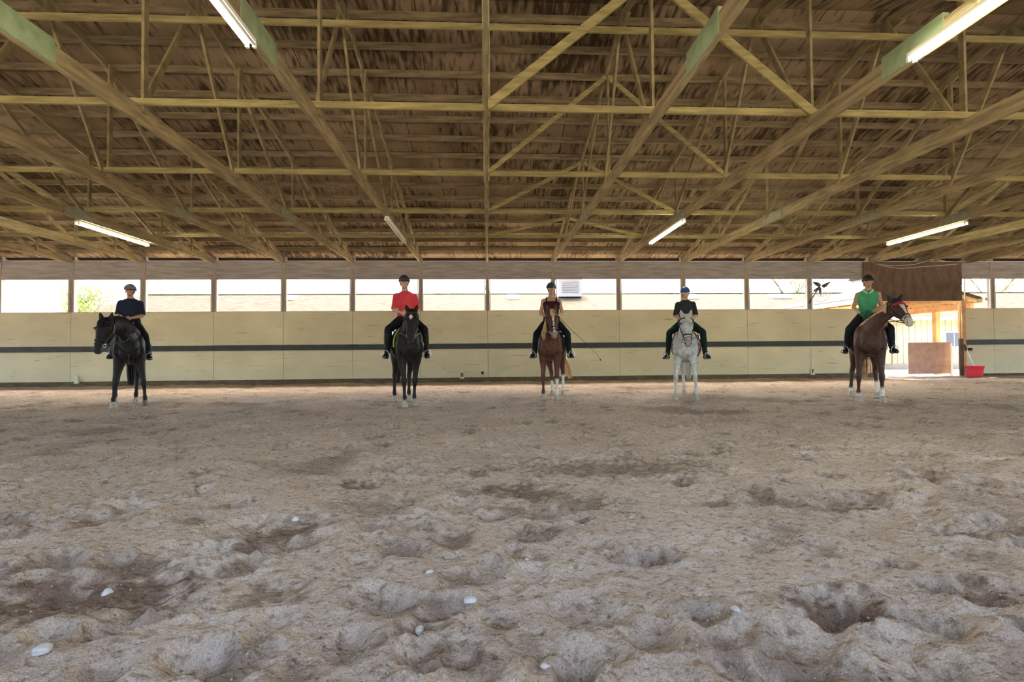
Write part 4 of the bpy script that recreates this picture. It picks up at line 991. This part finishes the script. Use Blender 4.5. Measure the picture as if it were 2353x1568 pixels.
    if gloves is not None:
        for i in (0, 1):
            a, e, h = armpts[i]; d = (h - e).normalized(); q = -1 if i == 0 else 1; inn = -lat * q; up = V((0, 0, 1)); up = (up - d * up.dot(d)).normalized(); inw = (inn - d * inn.dot(d)).normalized(); bm = bmesh.new()
            loft(bm, [(h - d * .02 * s, .032 * s, .03 * s), (h + d * .035 * s, .041 * s, .024 * s), (h + d * .08 * s, .045 * s, .023 * s), (h + d * .09 * s, .038 * s, .018 * s)], up, 12, 3)
            for k in range(4):
                o = up * (.027 - .018 * k) * s; ln = (.9, 1.0, .95, .78)[k] * s; b0 = h + d * .08 * s + o
                tube(bm, [b0, b0 + d * .028 * ln, b0 + d * .038 * ln + inw * .022 * ln, b0 + d * .018 * ln + inw * .04 * ln, b0 - d * .006 * ln + inw * .034 * ln], .013 * s, 8)
            b0 = h + d * .03 * s + up * .028 * s + inw * .008 * s; tube(bm, [b0, b0 + up * .018 * s + d * .012 * s, b0 + up * .02 * s + d * .034 * s + inw * .02 * s, b0 + up * .012 * s + d * .052 * s + inw * .026 * s], .0155 * s, 8)
            fuse('glove', bm, .006, T, cloth('glove', gloves), smooth=1)
    # hair under the helmet, helmet with peak and strap
    bm = bmesh.new(); ball(bm, hc - hf * .03 * s + V((0, 0, -.005 * s)), (.080 * s, .076 * s, .085 * s), 14, ht); ball(bm, hc - hf * .09 * s - V((0, 0, .07 * s)), (.03 * s, .025 * s, .05 * s), 10, ht)
    fuse('hair', bm, .009, T, cloth('hair', hair), smooth=1)
    bm = bmesh.new(); hz = hc + V((0, 0, .035 * s)); prev = None; nn = 28
    for i in range(9):
        ph = (i / 8) * PI / 2; ring = []
        for j in range(nn):
            a = 2 * PI * j / nn; rr = math.cos(ph); dz = math.sin(ph) * .112 + (-.02 * (1 - rr) * 0) - (.022 * math.cos(a - PI / 2) * 0); d = hlat * math.cos(a) * .108 * rr + hf * math.sin(a) * .128 * rr
            low = (-.030 * max(0, -math.sin(a)) - .012) * rr
            ring.append(bm.verts.new(hz + (d + V((0, 0, dz + low))) * s))
        if prev:
            for j in range(nn): bm.faces.new([prev[j], prev[(j + 1) % nn], ring[(j + 1) % nn], ring[j]])
        else: bm.faces.new(ring[::-1])
        prev = ring
    hel = bm_obj('helmet', bm, mat('helmet ' + label[:14], helmetcol, .45, spec=.4), T, smooth=True)
    bm = bmesh.new(); prev = None
    for i in range(13):
        a = PI / 2 + (i - 6) / 6 * 1.0; base = hz + (hlat * math.cos(a) * .100 + hf * math.sin(a) * .120 + V((0, 0, -.008))) * s; out = hz + (hlat * math.cos(a) * .112 + hf * (math.sin(a) * .126 + .045 * math.sin(a) ** 3) + V((0, 0, -.022))) * s
        r4 = [bm.verts.new(base), bm.verts.new(out), bm.verts.new(out - V((0, 0, .007))), bm.verts.new(base - V((0, 0, .01)))]
        if prev:
            for j in range(4): bm.faces.new([prev[j], prev[(j + 1) % 4], r4[(j + 1) % 4], r4[j]])
        else: bm.faces.new(r4)
        prev = r4
    bm.faces.new(prev[::-1]); bm_obj('peak', bm, M['ink'], hel, smooth=True)
    bm = bmesh.new(); tube(bm, [hc + (hlat * .078 + V((0, 0, .03))) * s, hc + (hlat * .068 + hf * .03 + V((0, 0, -.06))) * s, hc + (hf * .055 + V((0, 0, -.118))) * s, hc + (hlat * -.068 + hf * .03 + V((0, 0, -.06))) * s, hc + (hlat * -.078 + V((0, 0, .03))) * s], .006 * s, 6)
    bm_obj('chin_strap', bm, M['ink'], hel)
    return T, W
M['lip'] = mat('lips', (.30, .10, .08), .5)
STIR = []
LEGS = lambda k=.33, a=.37, dz=0, kz=-.20, t=.42: [[(-k, -.32, kz), (-a, -.13, -.62 + dz), (-t, -.31, -.69 + dz)], [(k, -.32, kz), (a, -.13, -.62 + dz), (t, -.31, -.69 + dz)]]

HORSES = []
def pair(h, r): 
    global STIR
    T = h[0]
    for (o, P, st) in STIR:
        o.parent = T; o.location = V(P.location) - V(T.location)
        q = bm_obj('stirrup_leather', st, M['leather'], T, smooth=True); q.location = V(P.location) - V(T.location)
    STIR = []

def seat_at(loc, heading, s, y=.50, z=1.61):
    ch, sh = math.cos(heading), math.sin(heading); return (loc[0] - sh * y * s, loc[1] + ch * y * s, loc[2] + z * s)
dg = math.radians
# H1 black horse, head turned and tucked
s, hd_, loc = 1.05, dg(34), (-7.55, 10.66, 0)
h = horse('horse', 'black horse with neck arched and head turned, first from the left', loc, hd_, s, (-7.50, 9.97, 1.77), (-7.49, 9.73, 1.13), [(-.24, .02), (.26, .0), (-.26, 1.08), (.10, 1.02)], coat_black((.014, .0125, .0125)), ((.012, .010, .010), (.03, .022, .02)),
    dict(coatkey='black', hairkey='black', pad=M['padblack'], pad_trim=M['padgrey'], breast=True, mane=.16), mane_side=1, hooves=['hoof', 'darkhoof', 'hoof', 'hoof'], extra=dict(hl=(1, 0, 0), nf=(0, -1, .2), arch=.10), tail=(.0, -.1))
r = rider('rider in a navy t-shirt and pale helmet on the black horse turning its head', seat_at(loc, hd_, s, .50, 1.63), dg(20), 1.06, (.45, .26, .18), (.018, .024, .045), .42, (.010, .010, .013), (.20, .20, .23), [[(-.29, -.22, -.20), (-.31, .06, -.55), (-.33, -.10, -.63)], LEGS(.33, .36, .03, -.18)[1]], [((-.215, .0, .25), (-.09, -.27, .17)), ((.215, .0, .25), (.09, -.27, .17))], boots='short', lean=(0, 0))
pair(h, r)
# H2 black horse with star
s, hd_, loc = 1.07, dg(15), (-1.60, 10.08, 0)
h = horse('horse', 'black horse with a white star, carrying the rider in the red shirt', loc, hd_, s, (-1.46, 9.45, 1.87), (-1.45, 9.22, 1.28), [(-.10, -.02), (.10, .16), (-.20, 1.10), (.10, 1.08)], coat_black((.014, .0105, .009), True, ((0, .13), (1, .13), (2, .10), (3, .12))), ((.012, .010, .009), (.03, .02, .015)),
    dict(coatkey='darkbay', hairkey='darkbay', pad=M['padblack'], pad_trim=M['limecloth'], mane=.2, forelock=0), mane_side=-1, extra=dict(hl=(1, .05, 0), nf=(0, -1, .2)), tail=(-.10, .0))
r = rider('rider in a coral red t-shirt with tall black boots on the starred black horse', seat_at(loc, hd_, s, .52, 1.63), dg(8), 1.15, (.50, .30, .22), (.62, .06, .075), .45, (.012, .012, .014), (.04, .045, .075), LEGS(.32, .355, .05, -.14, .385), [((-.225, .0, .25), (-.08, -.27, .17)), ((.225, .0, .25), (.08, -.27, .17))], boots='tall', lean=(-.035, 0))
pair(h, r)
# H3 chestnut with narrow blaze
s, hd_, loc = 1.04, dg(-13), (1.40, 11.02, 0)
h = horse('horse', 'chestnut horse with a narrow blaze and white hind stockings, middle of the line', loc, hd_, s, (1.37, 10.40, 1.95), (1.40, 10.16, 1.37), [(-.15, .02), (.16, -.04), (-.06, 1.10), (.20, 1.12)], coat_chestnut((.105, .038, .022), .020, ((0, .12), (1, .47), (2, .36), (3, .5))), ((.50, .27, .10), (.75, .5, .24)),
    dict(coatkey='chestnut', hairkey='flaxen', pad=M['padblack'], mane=.30, bridle='leather'), mane_side=-1, extra=dict(hl=(1, -.05, 0), nf=(0, -1, .2)), tail=(.34, .1))
r = rider('rider in a dark maroon tank top holding a long whip, on the middle chestnut horse', seat_at(loc, hd_, s, .50, 1.66), dg(-7), 1.14, (.46, .28, .19), (.035, .012, .016), 0, (.010, .014, .018), (.03, .05, .07), LEGS(.31, .36, .03), [((-.225, .02, .25), (-.08, -.27, .16)), ((.225, .02, .25), (.11, -.27, .16))], boots='short', tank=True)
WH = r; pair(h, r)
t = empty('riding_whip', r[0].location, 'long thin dressage whip held by the rider in the tank top', 'whip')
sx = V((ch_ := math.cos(dg(-7)), math.sin(dg(-7)), 0)); p0 = r[1](.10, -.33, .20); p1 = r[1](.30, -.22, -.02); p2 = r[1](.62, -.18, -.32); p3 = r[1](.92, -.15, -.62); p4 = r[1](.985, -.15, -.73)
bm = bmesh.new(); tube(bm, [p0, p1, p2, p3, p4], [.008, .006, .005, .004, .003], 6); bm_obj('shaft', bm, M['brownleather'], t)
bm = bmesh.new(); ball(bm, p4, .018, 8); bm_obj('lash', bm, M['ink'], t)
# H4 grey
s, hd_, loc = 1.0, dg(-25), (4.40, 10.69, 0)
h = horse('horse', 'white-grey horse with ears pricked, carrying the rider in the blue helmet', loc, hd_, s, (4.18, 10.08, 1.79), (4.135, 9.88, 1.17), [(-.22, .0), (.22, .0), (-.10, 1.20), (.18, 1.20)], coat_grey, ((.50, .48, .40), (.68, .66, .56)),
    dict(coatkey='grey', hairkey='grey', pad=M['padred'], mane=.16), mane_side=1, extra=dict(hl=(1, -.16, 0), nf=(-.3, -1, .2)), tail=(.0, .0))
r = rider('rider in a dark grey t-shirt and bright blue helmet on the white-grey horse', seat_at(loc, hd_, s, .50, 1.66), dg(-22), 1.03, (.52, .32, .24), (.028, .032, .03), .45, (.010, .022, .022), (.03, .13, .42), LEGS(.345, .395, -.02, -.15, .475), [((-.225, .0, .24), (-.08, -.28, .13)), ((.225, .0, .24), (.08, -.28, .13))], boots='short')
pair(h, r)
# H5 chestnut, head turned
s, hd_, loc = 1.07, dg(-35), (7.88, 9.68, 0)
h = horse('horse', 'chestnut horse with a broad blaze and red-trimmed ear bonnet near the doorway', loc, hd_, s, (8.06, 9.24, 2.0), (8.02, 8.85, 1.53), [(-.20, .04), (.17, .0), (-.27, 1.14), (.17, 1.05)], coat_chestnut((.075, .035, .024), .036, ((0, .17), (1, .30), (2, .20), (3, .36)), (.03, .017, .012), full=True), ((.42, .21, .09), (.72, .5, .27)),
    dict(coatkey='liver', hairkey='sandy', pad=M['padblack'], bonnet=True, mane=.34, bridle='leather'), mane_side=-1, ears='wide', extra=dict(hl=(1, -.1, .05), nf=(0, -1, .5)), tail=(.0, .0))
r = rider('rider in a green sleeveless polo and green gloves, beside the doorway', seat_at(loc, hd_, s, .50, 1.62), dg(-34), 1.07, (.42, .25, .17), (.06, .30, .14), 0, (.012, .013, .017), (.012, .012, .016), LEGS(.325, .37, .03), [((-.235, .0, .25), (-.12, -.24, .10)), ((.225, .0, .25), (.02, -.27, .12))], boots='short', gloves=(.02, .13, .06), collar=(.6, .62, .5), lean=(.02, -.02))
pair(h, r)

build_floor()

# ------------------------------------------------------------------ stones and grit on the sand
STN = [(-.297, 2.474, .017, 'white angular pebble, brightest on the nearby sand left of centre'), (-.287, 2.014, .018, 'pale pebble beside the dark hoof print near the lower middle'), (-.503, 2.784, .016, 'white pebble farther up the sand left of centre'), (-1.277, 3.316, .022, 'pale flat stone left of the dark churned patch'),
       (-1.79, 2.40, .022, 'pale stone in the large dark churned patch at left'), (-1.629, 1.888, .024, 'pale stone near the lower left corner'), (-.086, 2.154, .022, 'grey-tan stone near the lower middle'), (.198, 2.619, .012, 'tiny tan pebble in the middle sand'), (1.0, 1.962, .016, 'tan pebble left of the deep hoof print at right'), (.19, 1.712, .014, 'tan pebble at the bottom of the picture'), (-1.30, 2.85, .014, 'small pale pebble beside the dark hole at left')]
for i, (x, y, r_, lab) in enumerate(STN):
    bm = bmesh.new(); bmesh.ops.create_icosphere(bm, subdivisions=3, radius=r_); rr = random.Random(i)
    ph = [rr.uniform(0, 6) for _ in range(6)]
    for v in bm.verts:
        n_ = v.co.normalized(); k = 1 + .18 * math.sin(3 * n_.x + ph[0]) + .15 * math.sin(4 * n_.y + ph[1]) + .12 * math.sin(5 * n_.z + ph[2]); v.co *= k; v.co.z *= .62; v.co.x *= 1.15
    tag(bm_obj('pebble', bm, M['stone'], loc=(x, y, floor_height(x, y) + r_ * .3), smooth=True), lab, 'pebble', 'pebbles on the sand')
bm = bmesh.new(); rr = random.Random(99)
for i in range(2600):
    y = 1.4 + rr.random() ** 1.6 * 4.0; x = rr.uniform(-1, 1) * (y * 1.1 + .3); r_ = rr.uniform(.002, .0065)
    v = bmesh.ops.create_icosphere(bm, subdivisions=1, radius=r_, matrix=Matrix.Translation((x, y, floor_height(x, y) + r_ * .2)))
tag(bm_obj('gravel', bm, M['grit']), 'fine gravel and grit scattered over the nearby sand', 'gravel', kind='stuff')

# ------------------------------------------------------------------ light
w = bpy.data.worlds.new('sky'); scn.world = w; w.use_nodes = True; nt = w.node_tree
bg = nt.nodes['Background']; sk = nt.nodes.new('ShaderNodeTexSky'); sk.sky_type = 'NISHITA'; sk.sun_disc = False
sk.sun_elevation = dg(58); sk.sun_rotation = dg(20); sk.air_density = 1.0; sk.dust_density = 5.0; sk.ozone_density = .6
nt.links.new(sk.outputs[0], bg.inputs[0]); bg.inputs[1].default_value = .82
L_ = bpy.data.lights.new('sun', 'SUN'); L_.energy = 6.0; L_.angle = dg(.6); L_.color = (1, .95, .84)
lo = bpy.data.objects.new('sun', L_); COL.objects.link(lo); lo.rotation_euler = (dg(-21), dg(-8), 0); lo.location = (0, 30, 40)

# ------------------------------------------------------------------ camera
f_px = 1120.0
cam = bpy.data.cameras.new('camera'); cam.sensor_width = 36; cam.lens = 36 * f_px / 2353; cam.clip_end = 400; cam.clip_start = .05
co_ = bpy.data.objects.new('camera', cam); COL.objects.link(co_); scn.camera = co_
yaw = math.atan(55.5 / f_px); pitch = math.atan(24.5 / f_px); roll = math.radians(-.49)
co_.matrix_world = Matrix.Translation((0, 0, 1.1)) @ Matrix.Rotation(-yaw, 4, 'Z') @ Matrix.Rotation(PI / 2 + pitch, 4, 'X') @ Matrix.Rotation(roll, 4, 'Z')

vs = scn.view_settings; vs.view_transform = 'Standard'; vs.look = 'None'; vs.gamma = 1; vs.use_curve_mapping = False; vs.exposure = 1.53
scn.cycles.max_bounces = 7; scn.cycles.diffuse_bounces = 4; scn.cycles.use_denoising = True; scn.cycles.use_adaptive_sampling = True; scn.cycles.adaptive_threshold = .09; scn.cycles.adaptive_min_samples = 24; scn.cycles.sample_clamp_indirect = 8
